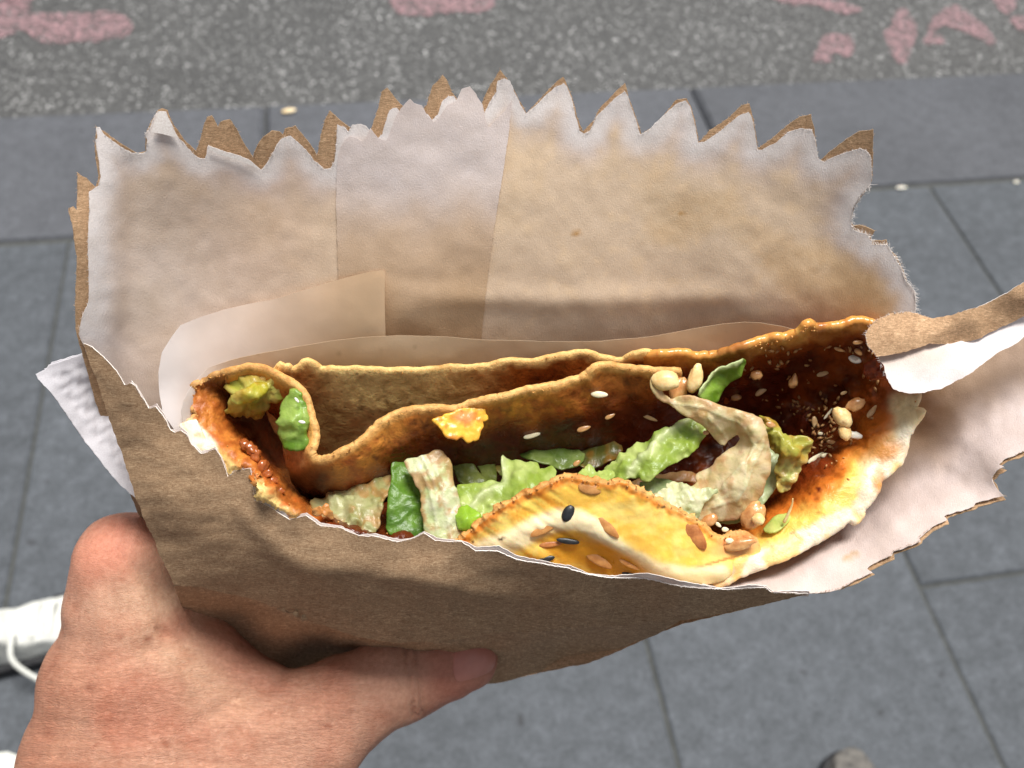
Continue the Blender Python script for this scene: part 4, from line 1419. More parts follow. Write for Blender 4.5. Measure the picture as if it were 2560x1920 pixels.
def nail_depth(u, v):
    # follow the skin: march along the ray until the hand's surface is reached
    u = np.asarray(u, float); v = np.asarray(v, float)
    d = np.full(len(u), .215)
    for _ in range(60):
        P = cam_xyz(u, v, d)
        f = hand_fn(P[:, 0], P[:, 1], P[:, 2])
        d = d + np.clip(f, -.002, .004) * .9
        d = np.minimum(d, .272)
    e = dist_poly(NAIL, u, v, True)
    return np.minimum(d, .2625) - .0002 - .0004 * ss(0, 14, e)


sheet("thumbnail", NAIL, nail_depth, .0004, [M["nail"]], hand, spacing=5, soft=True, closed_smooth=2, seed=45)


# ------------------------------------------------------------------ the crepe
crepe = thing("savoury_crepe", "folded egg crepe smeared with brown sauce, standing open in the paper bag", "crepe", at(1250, 1300, .235))
TANY = lin(240, 208, 136); ORG = lin(204, 122, 46); BRN = lin(150, 72, 24); DRK = lin(84, 30, 12); BLK = lin(34, 12, 7)
YEL = lin(250, 188, 52); LYEL = lin(255, 216, 110); CRM = lin(248, 230, 184); WHT = lin(236, 228, 204); TOAST = lin(186, 110, 46)


FRA = np.array(FRONT_OUT, float)


def behind(f, gap=.0021):
    """Keep a depth function behind the front panel of the bag where the panel covers it."""
    def g(u, v):
        u = np.asarray(u, float).ravel(); v = np.asarray(v, float).ravel()
        d = f(u, v)
        e = dist_poly(FRIM, u, v)
        k = inside(FRA, u, v) | (e < 7)
        lim = ffront(u, v) + gap * ss(0, 50, e) + .0009
        return np.where(k, np.maximum(d, lim), d)
    return g


def wet(c, w):
    return np.hstack([np.clip(c, 0, .95), np.clip(w, 0, 1)[:, None]])


def crinkle(a, s, seed, a2=.18):
    return lambda u, v: a * fbm(u / s, v / s, 0, seed, 4) + a * a2 * fbm(u / (s * .22), v / (s * .22), 0, seed + 1, 3)


# back wall: the outermost layer against the paper
RW_RIM = [(640, 960), (668, 944), (689, 933), (696, 921), (702, 914), (712, 921), (722, 919), (730, 926), (742, 922), (752, 916), (758, 909), (768, 907), (785, 915), (801, 926), (830, 925), (861, 928), (890, 926), (920, 929), (960, 931), (999, 931), (1050, 930), (1099, 926), (1125, 921), (1182, 923), (1215, 920), (1238, 913), (1281, 905), (1331, 908),
          (1365, 899), (1400, 892), (1440, 888), (1466, 886), (1499, 896), (1520, 901), (1539, 906), (1560, 903), (1582, 886), (1615, 883), (1648, 891), (1698, 895), (1740, 899), (1781, 896), (1834, 884)]
RW = RW_RIM + [(1840, 1060), (1560, 1180), (1200, 1210), (900, 1200), (780, 1180), (690, 1080)]
RWd = [(640, 960, .2095), (702, 914, .2090), (861, 928, .2110), (1099, 926, .2128), (1331, 908, .2130), (1466, 886, .2125), (1615, 883, .2118), (1834, 884, .2128),
       (690, 1080, .224), (800, 1160, .2350), (900, 1050, .2235), (1100, 1010, .2215), (1400, 960, .2180), (1200, 1210, .243), (1560, 1180, .243), (1700, 1000, .2300), (1840, 1060, .246)]
frw = tps(RWd)


def rw_paint(u, v):
    n = fbm(u / 90, v / 60, 1, 101, 5); n2 = fbm(u / 22, v / 16, 1, 102, 4)
    e = dist_poly(RW_RIM, u, v)
    c = mix(TANY, ORG * .9, ss(1040, 1260, u + 150 * n - .5 * (v - 930)))
    c = mix(c, BRN, ss(1080, 1400, u + 120 * n) * ss(4, 30, e + 20 * n2) * .85)
    c = mix(c, DRK, ss(.15, .5, n + .4 * n2) * ss(1150, 1300, u) * ss(10, 30, e) * .6)
    c = mix(c, TOAST, (1 - ss(760, 850, u + 40 * n)) * ss(-.3, .3, n + .3) * .8)
    c = mix(c, TANY * 1.15, (1 - ss(2, 18, e + 8 * n2)) * .8)
    c = mix(c, lin(110, 70, 28), ss(.42, .55, n2) * .5 * ss(8, 20, e))
    c = mix(c, lin(182, 150, 90), blob(u, v, 800, 1100, 70, 90, 0, .6) * .7)
    return wet(c, .15 + .5 * ss(1150, 1400, u) * ss(10, 60, e))


sheet("back_layer", RW, lambda u, v: frw(u, v), .0016, [M["food"], M["food"], M["crumb"]], crepe, spacing=8, fray=1.6, disp=crinkle(.0006, 60, 110), paint=rw_paint, soft=True, seed=50)

# inner fold: S-shaped flap whose torn rim runs from the left loop to the middle
IF_RIM = [(560, 940), (590, 930), (619, 924), (652, 927), (685, 940), (725, 957), (745, 977), (758, 995), (768, 1018), (775, 1045), (781, 1070), (783, 1090), (779, 1108), (774, 1125), (775, 1142), (784, 1152), (801, 1154), (834, 1146), (868, 1129), (901, 1106), (920, 1093), (949, 1064), (983, 1043),
          (1010, 1034), (1032, 1029), (1082, 1024), (1132, 1029), (1165, 1019), (1190, 1010), (1215, 1002), (1264, 993), (1300, 986), (1340, 978), (1366, 973), (1416, 961), (1449, 953), (1462, 942), (1472, 933), (1485, 922), (1499, 917), (1530, 918), (1560, 925), (1620, 930), (1700, 935)]
IFO = IF_RIM + [(1720, 1060), (1600, 1150), (1450, 1190), (1250, 1210), (1000, 1240), (930, 1270), (840, 1280), (770, 1260), (735, 1215), (712, 1165), (705, 1115), (700, 1060), (650, 1010), (580, 985)]
IFd = [(560, 940, .2080), (652, 927, .2075), (725, 957, .2060), (775, 1045, .2050), (783, 1090, .2045), (775, 1130, .2035), (801, 1154, .2030), (901, 1106, .2035), (983, 1043, .2045), (1082, 1024, .2050), (1215, 1002, .2055), (1366, 973, .2068), (1472, 933, .2085), (1530, 918, .2095), (1700, 935, .2110),
       (700, 1060, .2180), (650, 1010, .2170), (740, 1060, .2105), (745, 1110, .2090), (705, 1115, .2180), (735, 1215, .2200), (760, 1180, .2085), (820, 1200, .2080), (900, 1180, .2095), (840, 1280, .2260), (930, 1270, .2250), (1000, 1150, .2130), (1000, 1240, .2240), (1200, 1100, .2170), (1250, 1210, .2330), (1450, 1060, .2185), (1450, 1190, .2360), (1600, 1150, .2370), (1720, 1060, .2340), (1600, 1000, .2180)]
fif = tps(IFd)


def if_paint(u, v):
    n = fbm(u / 70, v / 60, 2, 121, 5); n2 = fbm(u / 18, v / 16, 2, 122, 4)
    e = dist_poly(IF_RIM, u, v)
    c = mix(lin(226, 148, 62), ORG, ss(-.2, .3, n))
    c = mix(c, lin(232, 166, 60), blob(u, v, 1300, 1060, 190, 55, -8, .8) * ss(-.2, .4, n2) * .8)
    c = mix(c, BRN, ss(20, 70, e + 34 * n) * .8)
    c = mix(c, lin(150, 52, 22), ss(.1, .45, fbm(u / 40, v / 26, 2, 124, 4)) * ss(8, 24, e) * .6)
    c = mix(c, BRN, ss(1240, 1500, u + 60 * n) * ss(0, 14, e) * .6)
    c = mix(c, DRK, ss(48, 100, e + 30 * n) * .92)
    c = mix(c, BLK, ss(1125, 1195, v) * (1 - ss(790, 880, u)) * .93)  # lower left painted near black as the shade of the hole
    c = mix(c, DRK, ss(.30, .5, n2 + .5 * n) * ss(10, 26, e) * .55)
    c = mix(c, lin(226, 176, 104), (1 - ss(3, 16, e + 6 * n2)) * .75)
    c = mix(c, lin(206, 150, 98), blob(u, v, 730, 1140, 34, 40, 0, .6) * .7)
    return wet(c, .15 + .75 * ss(35, 90, e + 25 * n))


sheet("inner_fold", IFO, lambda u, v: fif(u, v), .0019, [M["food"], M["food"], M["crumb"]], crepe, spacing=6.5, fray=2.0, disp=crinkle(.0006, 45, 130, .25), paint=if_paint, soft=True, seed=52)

# left pocket of the wrap: rim, torn edge and sauced hollow with its shade painted in
LP_OUT = [(650, 930), (619, 926), (590, 930), (569, 936), (545, 942), (532, 944), (519, 950), (505, 960), (492, 962), (486, 968), (490, 980), (480, 992), (472, 1002), (478, 1012), (486, 1022), (492, 1036), (480, 1048), (452, 1064), (448, 1080), (470, 1112), (500, 1160), (560, 1215), (630, 1262), (700, 1312), (800, 1340), (900, 1362), (1010, 1375), (1110, 1385), (1150, 1372), (1150, 1250), (1000, 1150), (850, 1000), (760, 950)]
LPd = [(650, 930, .2120), (569, 936, .2080), (519, 950, .2082), (486, 968, .2078), (472, 1002, .2076), (492, 1036, .2077), (452, 1064, .2080), (470, 1112, .2080), (560, 1215, .2084), (700, 1312, .2076), (800, 1340, .2072), (1010, 1375, .2060), (1110, 1385, .2055), (1150, 1372, .2060),
       (525, 1060, .2090), (563, 1099, .2078), (600, 1125, .2072), (640, 1155, .2070), (685, 1205, .2068), (750, 1262, .2066), (834, 1297, .2064), (920, 1322, .2060), (1010, 1338, .2056),
       (545, 1010, .2120), (600, 1060, .2200), (560, 985, .2140), (640, 980, .2200), (660, 1090, .2300), (700, 1150, .2360), (760, 1215, .2350), (850, 1255, .2330), (950, 1285, .2300), (700, 1020, .2340), (850, 1100, .246), (1000, 1200, .246), (1150, 1250, .240), (850, 1000, .242)]
flp = behind(tps(LPd))
LP_LIP = [(480, 1000), (500, 1050), (540, 1095), (580, 1130), (620, 1150), (655, 1200), (700, 1245), (760, 1285), (834, 1308), (920, 1330), (1040, 1345)]


def lp_paint(u, v):
    n = fbm(u / 60, v / 60, 3, 141, 5); n2 = fbm(u / 15, v / 15, 3, 142, 4)
    e = dist_poly(LP_LIP, u, v)
    side = ((u - 560) * 1.0 - (v - 1115) * 1.15)         # >0 towards the hollow
    c = mix(lin(176, 98, 40), lin(214, 134, 58), ss(-.2, .4, n2))
    c = mix(c, lin(252, 214, 136), ss(2, 26, -(u - 560) * .62 + (v - 1115) * .75 - 2 + 12 * n) * .95 * (1 - ss(800, 900, u)))
    c = mix(c, lin(196, 84, 30), ss(.05, .4, n2) * ss(600, 700, u) * .7)
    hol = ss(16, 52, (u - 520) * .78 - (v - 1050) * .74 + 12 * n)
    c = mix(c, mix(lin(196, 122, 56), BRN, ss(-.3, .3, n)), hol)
    c = mix(c, DRK, ss(36, 74, (u - 520) * .78 - (v - 1050) * .74 + 22 * n) * .92)  # shade of the hole painted over the sauce
    c = mix(c, lin(204, 150, 86), blob(u, v, 600, 938, 80, 18, 0, .6) * .6)
    c = mix(c, WHT, (1 - ss(0, 10, (u - 500) * .8 - (v - 1062) * .72 + 4 + 6 * n)) * ss(1040, 1056, v) * (1 - ss(535, 548, u)))
    return wet(c, .2 + .7 * hol)


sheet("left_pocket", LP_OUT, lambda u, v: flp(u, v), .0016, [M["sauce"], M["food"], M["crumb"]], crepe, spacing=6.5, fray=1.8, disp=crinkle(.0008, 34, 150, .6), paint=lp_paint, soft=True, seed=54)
for i, (u, v, r) in enumerate(((628, 1122, 15), (612, 1110, 12), (640, 1140, 13), (655, 1168, 14), (668, 1184, 11), (682, 1200, 10), (702, 1226, 8))):
    k = r / FPX * .2045
    lump("sauce_clot", at(u, v, .2062), (k * 1.3, k, k), img_rot(40 + 30 * i), M["sauce_clot"], i, 10, .35, crepe)

# right pocket: broad rim of egg and batter descending into dark sauce
RP_OUT = [(1600, 900), (1650, 894), (1700, 896), (1740, 899), (1781, 897), (1834, 880), (1880, 868), (1919, 860), (1945, 852), (1961, 851), (1985, 843), (2003, 834), (2018, 822), (2028, 818), (2040, 828), (2054, 829), (2080, 820), (2113, 812), (2150, 808), (2176, 812), (2200, 830), (2230, 870), (2262, 920), (2292, 975), (2296, 992), (2290, 1005), (2284, 1020), (2306, 1030), (2300, 1040), (2290, 1056), (2272, 1085), (2268, 1105), (2265, 1118),
          (2256, 1140), (2248, 1156), (2225, 1178), (2197, 1202), (2196, 1214), (2195, 1224), (2186, 1240), (2172, 1258), (2160, 1272), (2158, 1282), (2160, 1290), (2150, 1300), (2142, 1304), (2128, 1300), (2117, 1303), (2105, 1316), (2060, 1344), (2003, 1372), (1960, 1394), (1919, 1410), (1880, 1428), (1840, 1444), (1790, 1462), (1700, 1485), (1640, 1470), (1560, 1380), (1500, 1250), (1500, 1050)]
RPd = [(1600, 900, .2130), (1700, 896, .2110), (1834, 880, .2100), (1961, 851, .2090), (2054, 829, .2080), (2176, 812, .2070), (2262, 920, .2060), (2296, 992, .2050), (2300, 1040, .2050), (2248, 1156, .2048), (2195, 1224, .2040), (2160, 1290, .2034), (2003, 1372, .2025), (1880, 1428, .2022), (1790, 1462, .2030), (1700, 1485, .2070),
       (2210, 1080, .2070), (2130, 1190, .2052), (2050, 1260, .2042), (1940, 1350, .2035), (1830, 1380, .2040),
       (2200, 960, .2120), (2120, 1080, .2160), (2060, 1170, .2120), (1980, 1250, .2110), (1880, 1320, .2120), (1820, 1340, .2130), (1750, 1330, .2230),
       (2100, 900, .2190), (2050, 1000, .2300), (1980, 1130, .2270), (1880, 1230, .2260), (1900, 950, .2260), (1750, 980, .2280), (1900, 1060, .2430), (1700, 1150, .2450), (1600, 1000, .2320), (1560, 1250, .246), (1650, 1330, .240), (1500, 1050, .238)]
frp = behind(tps(RPd))
LIPO = RP_OUT[22:55]


def rp_paint(u, v):
    n = fbm(u / 80, v / 60, 4, 161, 5); n2 = fbm(u / 20, v / 18, 4, 162, 4)
    e = dist_poly(RP_OUT[26:56], u, v)
    lip = 1 - ss(900, 1000, v) * 0
    c = mix(DRK, BRN, ss(-.1, .5, n + .3 * n2) * .8)
    c = mix(c, BLK, ss(.0, .5, fbm(u / 120, v / 90, 9, 163, 3)) * .6)
    # top rim
    et = dist_poly(RP_OUT[:22], u, v)
    c = mix(c, BRN, 1 - ss(30, 60, et + 14 * n2))
    c = mix(c, lin(226, 160, 80), (1 - ss(10, 34, et + 10 * n2)) * .9)
    c = mix(c, lin(224, 174, 92), (1 - ss(4, 18, et + 8 * n)) * ss(0, .4, n2) * .7)
    c = mix(c, lin(150, 84, 36), (1 - ss(10, 34, et + 10 * n2)) * ss(.05, .35, n) * .7)
    # broad lower-right lip: sauce -> orange -> yellow -> white outside
    wl_ = 1.0 - .35 * ss(1300, 1000, v)
    t = e + 30 * n + 10 * n2
    band = ss(185, 120, t) * ss(1560, 1720, u)
    c = mix(c, BRN, band)
    c = mix(c, lin(212, 118, 40), ss(145, 95, t) * ss(1000, 1060, v + u * .0))
    yz = ss(105, 62, t) * ss(1080, 1170, v + 40 * n)
    c = mix(c, lin(252, 202, 96), yz)
    c = mix(c, lin(236, 216, 164), ss(72, 40, e + 22 * n) * (1 - ss(1180, 1260, v)) * ss(960, 1010, v) * .9)
    c = mix(c, WHT, ss(52, 28, e + 20 * n + 6 * n2) * ss(1040, 1090, v) * .95)
    c = mix(c, lin(250, 206, 110), ss(.0, .35, fbm(u / 45, v / 45, 4, 166, 3)) * ss(75, 40, e) * ss(1100, 1180, v) * .75)
    c = mix(c, lin(214, 140, 58), blob(u, v, 2212, 1128, 44, 28, -15, .7) * .9)
    c = mix(c, lin(206, 136, 60), blob(u, v, 2196, 1200, 14, 36, 8, .5) * .7)
    c = mix(c, lin(250, 180, 60), ss(1900, 1700, u) * ss(1370, 1400, v) * ss(1650, 1700, u))
    c = mix(c, lin(120, 60, 20), ss(.45, .55, n2) * ss(20, 40, e) * (1 - ss(90, 120, e)) * .5)
    c = mix(c, lin(96, 30, 12), blob(u, v, 2050, 1226, 6.5, 5.5, 0, .3) + blob(u, v, 2025, 1234, 4, 3, 0, .3) * .8)
    # glossy brown sauce band
    sb = blob(u, v, 2040, 1160, 100, 26, -42, .7)
    c = mix(c, lin(110, 40, 14), sb * .8)
    return wet(c, .25 + .65 * ss(90, 150, e + 20 * n) + .5 * sb)


def rp_disp(u, v):
    e = dist_poly(RP_OUT[26:56], u, v)
    et = ss(8, 60, dist_poly(RP_OUT[:24], u, v))
    return .0011 * fbm(u / 55, v / 45, 0, 170, 3) * (1 - .35 * ss(120, 40, e)) + .0007 * et * fbm(u / 15, v / 15, 0, 171, 3) * ss(60, 130, e) + .0001 * fbm(u / 12, v / 12, 0, 172, 3)


sheet("right_pocket", RP_OUT, lambda u, v: frp(u, v), .0022, [M["sauce"], M["food"], M["egg"]], crepe, spacing=6.5, fray=1.7, disp=rp_disp, paint=rp_paint, soft=True, seed=56)

# front egg fold with seeds cooked into it
EG_RIM = [(1120, 1372), (1150, 1353), (1178, 1330), (1204, 1309), (1230, 1286), (1258, 1266), (1285, 1252), (1313, 1240), (1340, 1228), (1367, 1215), (1395, 1203), (1421, 1196), (1440, 1198), (1457, 1202), (1480, 1206), (1505, 1210), (1530, 1211), (1548, 1205), (1566, 1208), (1578, 1216), (1586, 1224), (1603, 1228), (1620, 1238), (1645, 1252), (1664, 1263), (1690, 1274), (1711, 1287), (1735, 1300), (1758, 1313), (1772, 1326), (1786, 1340), (1808, 1346), (1836, 1338), (1860, 1334)]
EG_OUT = EG_RIM + [(1890, 1350), (1900, 1380), (1860, 1420), (1800, 1452), (1740, 1466), (1680, 1476), (1600, 1500), (1450, 1490), (1300, 1450), (1180, 1410)]
EGd = [(1120, 1372, .2030), (1204, 1309, .2012), (1313, 1240, .1998), (1421, 1196, .1985), (1505, 1210, .1980), (1586, 1224, .1982), (1664, 1263, .1990), (1758, 1313, .2005), (1808, 1346, .2022), (1860, 1334, .2035),
       (1250, 1330, .2022), (1330, 1300, .2018), (1400, 1270, .2005), (1500, 1260, .1992), (1600, 1300, .1995), (1700, 1360, .2002), (1800, 1410, .2012), (1900, 1380, .2028),
       (1450, 1330, .2005), (1300, 1390, .2045), (1400, 1400, .2050), (1500, 1400, .2042), (1600, 1400, .2020), (1700, 1440, .2015), (1800, 1452, .2025), (1600, 1500, .2120), (1450, 1490, .2140), (1300, 1450, .2110), (1180, 1410, .2070)]
feg = behind(tps(EGd))
WBAND = [(1160, 1400), (1230, 1368), (1290, 1345), (1350, 1322), (1400, 1305), (1440, 1298), (1480, 1312), (1530, 1360), (1580, 1398), (1640, 1425), (1720, 1442), (1800, 1432)]


def eg_paint(u, v):
    n = fbm(u / 90, v / 40, 6, 181, 5); n2 = fbm(u / 18, v / 14, 6, 182, 4)
    a = math.radians(35)
    st = fbm((u * math.cos(-.6) - v * math.sin(-.6)) / 130, (u * math.sin(-.6) + v * math.cos(-.6)) / 9, 6, 183, 4)
    e = dist_poly(EG_RIM, u, v)
    c = mix(lin(250, 198, 84), lin(252, 218, 122), ss(-.4, .4, n + .5 * n2))
    c = mix(c, lin(232, 142, 30), ss(.05, .4, st) * ss(1440, 1380, u) * .7)
    c = mix(c, lin(255, 222, 112), ss(.1, .4, -st) * ss(1440, 1380, u) * .7)
    w = dist_poly(WBAND, u, v) + 10 * n
    wid = 30 + 10 * ss(1440, 1360, u)
    c = mix(c, lin(248, 230, 186), ss(wid, wid * .45, w))
    c = mix(c, lin(248, 222, 160), blob(u, v, 1700, 1455, 170, 22, -4, .6) * .8)
    und = blob(u, v, 1490, 1398, 150, 42, 22, .35)
    c = mix(c, lin(226, 162, 44), und)
    c = mix(c, lin(218, 126, 44), (1 - ss(7, 20, e + 7 * n2)) * .85)
    c = mix(c, lin(250, 206, 128), (1 - ss(2, 8, e + 4 * n2)) * .5 * ss(1560, 1600, u))
    c = mix(c, lin(222, 160, 108), blob(u, v, 1850, 1362, 70, 26, -10, .6) * .85)
    c = mix(c, lin(198, 120, 60), blob(u, v, 1810, 1400, 62, 3.2, -15, .5) * .9)
    c = mix(c, lin(206, 150, 112), blob(u, v, 1850, 1384, 14, 5, 0, .5) * .5)
    for (x, y, r) in ((1255, 1343, 8), (1182, 1354, 3), (1660, 1268, 7), (1451, 1341, 2)):
        c = mix(c, lin(60, 26, 10), blob(u, v, x, y, r, r * .4, -20, .4))
    return wet(c, .35 + 0 * u)


def eg_disp(u, v):
    st = fbm((u * math.cos(-.6) - v * math.sin(-.6)) / 110, (u * math.sin(-.6) + v * math.cos(-.6)) / 12, 6, 184, 3)
    w = dist_poly(WBAND, u, v)
    e = dist_poly(EG_RIM, u, v)
    return .0005 * fbm(u / 50, v / 40, 0, 190, 4) + .00035 * st * ss(1460, 1380, u) + .0006 * np.exp(-(w / 24) ** 2) + .0006 * fbm(u / 12, v / 12, 0, 191, 3) * (1 - ss(8, 26, e)) - .0016 * blob(u, v, 1490, 1400, 140, 40, 22, .6)


sheet("egg_fold", EG_OUT, lambda u, v: feg(u, v), .0019, [M["egg"], M["food"], M["crumb"]], crepe, spacing=5.5, fray=2.0, disp=eg_disp, paint=eg_paint, soft=True, seed=58)
# white batter showing outside the wrap at the far left
sheet("batter_edge", [(450, 1064), (470, 1056), (488, 1052), (496, 1066), (503, 1086), (512, 1106), (524, 1122), (514, 1130), (505, 1132), (500, 1140), (486, 1124), (470, 1102), (456, 1082)], lambda u, v: .2070 + 0 * u - .0004 * blob(u, v, 490, 1095, 30, 30), .0009, [M["egg"]], crepe,
      spacing=4, fray=1.2, paint=lambda u, v: wet(mix(lin(240, 234, 216), lin(224, 206, 168), ss(0, .4, fbm(u / 16, v / 16, 0, 205, 3))), .3 + 0 * u), soft=True, seed=59)

# ragged bits standing on the rims (crisped batter)
r5 = np.random.default_rng(5)
def rim_bits(line, depth, n, lo, hi, seed, mat):
    r = np.random.default_rng(seed)
    L = densify(line, 2.0, False)
    V = []; F = []
    ico = [(0, 0, 1)] + [(math.cos(a) * .9, math.sin(a) * .9, .3) for a in np.linspace(0, 2 * math.pi, 6)[:-1]] + [(math.cos(a + .6) * .9, math.sin(a + .6) * .9, -.4) for a in np.linspace(0, 2 * math.pi, 6)[:-1]] + [(0, 0, -1)]
    fc = [(0, 1 + k, 1 + (k + 1) % 5) for k in range(5)] + [(1 + k, 6 + k, 1 + (k + 1) % 5) for k in range(5)] + [(1 + (k + 1) % 5, 6 + k, 6 + (k + 1) % 5) for k in range(5)] + [(11, 6 + (k + 1) % 5, 6 + k) for k in range(5)]
    C = []
    for _ in range(n):
        p = L[r.integers(0, len(L))] + r.normal(0, 3.0, 2)
        d = float(depth(np.array([p[0]]), np.array([p[1]]))[0]) + r.normal(.0004, .0006)
        s = r.uniform(lo, hi) / FPX * d
        o = cam_xyz(p[0], p[1], d)
        b = len(V)
        for q in ico:
            V.append(o + np.array(q) * s * r.uniform(.6, 1.4, 3))
        F += [(b + f[0], b + f[1], b + f[2]) for f in fc]
    V = to_world(np.array(V)); c = V.mean(0)
    me = make_mesh("crisp_bits", V - c, F)
    t = r.random(len(V))
    set_col(me, wet(mix(lin(226, 176, 100), lin(176, 104, 42), t), .2 + 0 * t))
    return link("crisp_bits", me, crepe, [M[mat]], c, None, "stuff")


rim_bits(EG_RIM, lambda u, v: feg(u, v), 150, 1.0, 3.6, 1, "food")
rim_bits(IF_RIM[12:], lambda u, v: fif(u, v), 110, 1.0, 2.8, 2, "food")
rim_bits(RW_RIM, lambda u, v: frw(u, v), 90, 1.0, 2.8, 3, "food")
rim_bits(RP_OUT[6:26], lambda u, v: frp(u, v), 70, 1.2, 4.2, 4, "food")
rim_bits(LP_OUT[2:12], lambda u, v: flp(u, v), 70, 1.2, 3.6, 5, "food")
rim_bits(LP_LIP, lambda u, v: flp(u, v) - .0004, 26, 1.2, 3.2, 6, "food")


# seeds cooked into the egg
def seed_at(name, u, v, depth, a, b, ang, mat, parent, seed=0, lift=.0002, tip=.35, tilt=0, thick=.5):
    if callable(depth):
        d = float(depth(np.array([u]), np.array([v]))[0]) - lift
    else:
        d = depth
    return lump(name, at(u, v, d), (a / FPX * d, b / FPX * d, b * thick / FPX * d), img_rot(ang, tilt), mat, seed, 9, .05, parent, None, tip)


def eg_surf(u, v):
    return feg(u, v) - eg_disp(u, v) * .8


for i, (u, v, a, b, g, mt) in enumerate(((1362, 1322, 39, 13, -27, "brown_seed"), (1376, 1361, 30, 8, -6, "red_seed"), (1515, 1315, 42, 15, 42, "brown_seed"), (1738, 1338, 44, 22, 55, "red_seed"),
                                         (1497, 1401, 38, 14, 30, "brown_seed"), (1573, 1412, 28, 7, 27, "brown_seed"), (1475, 1221, 30, 18, 15, "brown_seed"))):
    ob = seed_at("cooked_seed", u, v, eg_surf, a, b, g, M[mt], crepe, i, -.0001, .25, 0, .3)
for i, (u, v, a, b, g) in enumerate(((1421, 1283, 23, 16, -62), (1420, 1353, 30, 8, 8), (1367, 1397, 20, 8, -12), (1574, 1437, 20, 6, 14))):
    seed_at("dark_hole", u, v, eg_surf, a, b, g, M["dark_hole"], crepe, i, .0001, .1)  # black lumps added in place of dark holes in the egg
# yellow crisp of egg hanging from the inner fold
CR = [(1082, 1052), (1100, 1044), (1122, 1037), (1148, 1024), (1180, 1020), (1211, 1023), (1214, 1034), (1219, 1046), (1208, 1051), (1206, 1068), (1199, 1082), (1195, 1096), (1184, 1098), (1172, 1106), (1166, 1097), (1158, 1090), (1142, 1097), (1128, 1094), (1115, 1089), (1106, 1074), (1098, 1064)]
sheet("egg_crisp", CR, lambda u, v: fif(u, v * 0 + 1030) - .0016 - .00003 * (v - 1030) * .5, .0009, [M["egg"]], crepe, spacing=4.5, fray=2.0,
      disp=crinkle(.0007, 30, 200), paint=lambda u, v: wet(mix(mix(lin(250, 188, 70), lin(214, 140, 56), ss(-.1, .4, fbm(u / 18, v / 18, 0, 201, 3))), lin(216, 150, 96), blob(u, v, 1160, 1042, 24, 18, 0, .5) * .7), .3 + 0 * u), soft=True, seed=60)


# ------------------------------------------------------------------ fillings
FILL = "lettuce pieces inside the crepe"


def leaf(name, label, cat, outline, dpts, col1, col2, thick=.0005, curl=.0010, scale=38, seed=0, fray=1.6, veins=None, stain=.0, spacing=5.5, group=FILL, midrib=None):
    f = behind(tps(dpts), .0012) if len(dpts) > 3 else (lambda u, v, d=dpts: d[0][2] + 0 * np.asarray(u, float))
    pl = smooth_line(outline, 1, True)

    def disp(u, v):
        a = curl * fbm(u / scale, v / scale, 0, seed + 300, 3)
        if midrib is not None:
            d = dist_poly(midrib, u, v)
            a = a + .0009 * np.exp(-(d / 7) ** 2)
        if veins is not None:
            for vn in veins:
                a = a + .0004 * np.exp(-(dist_poly(vn, u, v) / 3.2) ** 2)
        return a

    def paint(u, v):
        n = fbm(u / 45, v / 45, 0, seed + 310, 4)
        c = mix(col1, col2, ss(-.35, .35, n))
        if veins is not None:
            for vn in veins:
                c = mix(c, np.minimum(col1 * 1.7 + .04, .9), np.exp(-(dist_poly(vn, u, v) / 3) ** 2) * .6)
        if midrib is not None:
            c = mix(c, lin(226, 232, 186), np.exp(-(dist_poly(midrib, u, v) / 9) ** 2) * .8)
        if stain:
            e = dist_poly(pl, u, v, True)
            n2 = fbm(u / 22, v / 22, 5, seed + 320, 3)
            c = mix(c, lin(196, 116, 40), ss(.0, .45, n2 + .35 * (1 - ss(2, 16, e))) * stain)
        return np.clip(c, 0, .92)
    ob = sheet(name, pl, lambda u, v: f(u, v), thick, [M["leaf"]], None, spacing=spacing, fray=fray, disp=disp, paint=paint, soft=True, bulge=.5, seed=seed + 330)
    tag(ob, label, cat, group)
    return ob


DG1, DG2 = lin(78, 118, 34), lin(112, 154, 56)
LG1, LG2 = lin(164, 188, 80), lin(204, 218, 136)
PG1, PG2 = lin(214, 224, 168), lin(236, 238, 204)
BG1, BG2 = lin(232, 208, 158), lin(246, 230, 192)
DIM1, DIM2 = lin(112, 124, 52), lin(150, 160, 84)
leaf("lettuce", "dark green veined leaf standing left of the pale stem piece", "lettuce", [(1039, 1093), (1016, 1094), (993, 1115), (981, 1148), (982, 1198), (972, 1231), (970, 1281), (966, 1330), (999, 1345), (1045, 1350), (1066, 1310), (1064, 1248), (1052, 1200), (1050, 1150)],
     [(1039, 1093, .219), (981, 1148, .213), (972, 1231, .209), (966, 1330, .2065), (1045, 1350, .207), (1050, 1150, .2165), (1064, 1248, .211)], DG1, DG2, curl=.0008, seed=1,
     veins=[[(1052, 1250), (1020, 1240), (990, 1222), (974, 1205)], [(1060, 1250), (1030, 1272), (1000, 1300), (975, 1310)], [(1054, 1255), (1040, 1215), (1010, 1190)]])
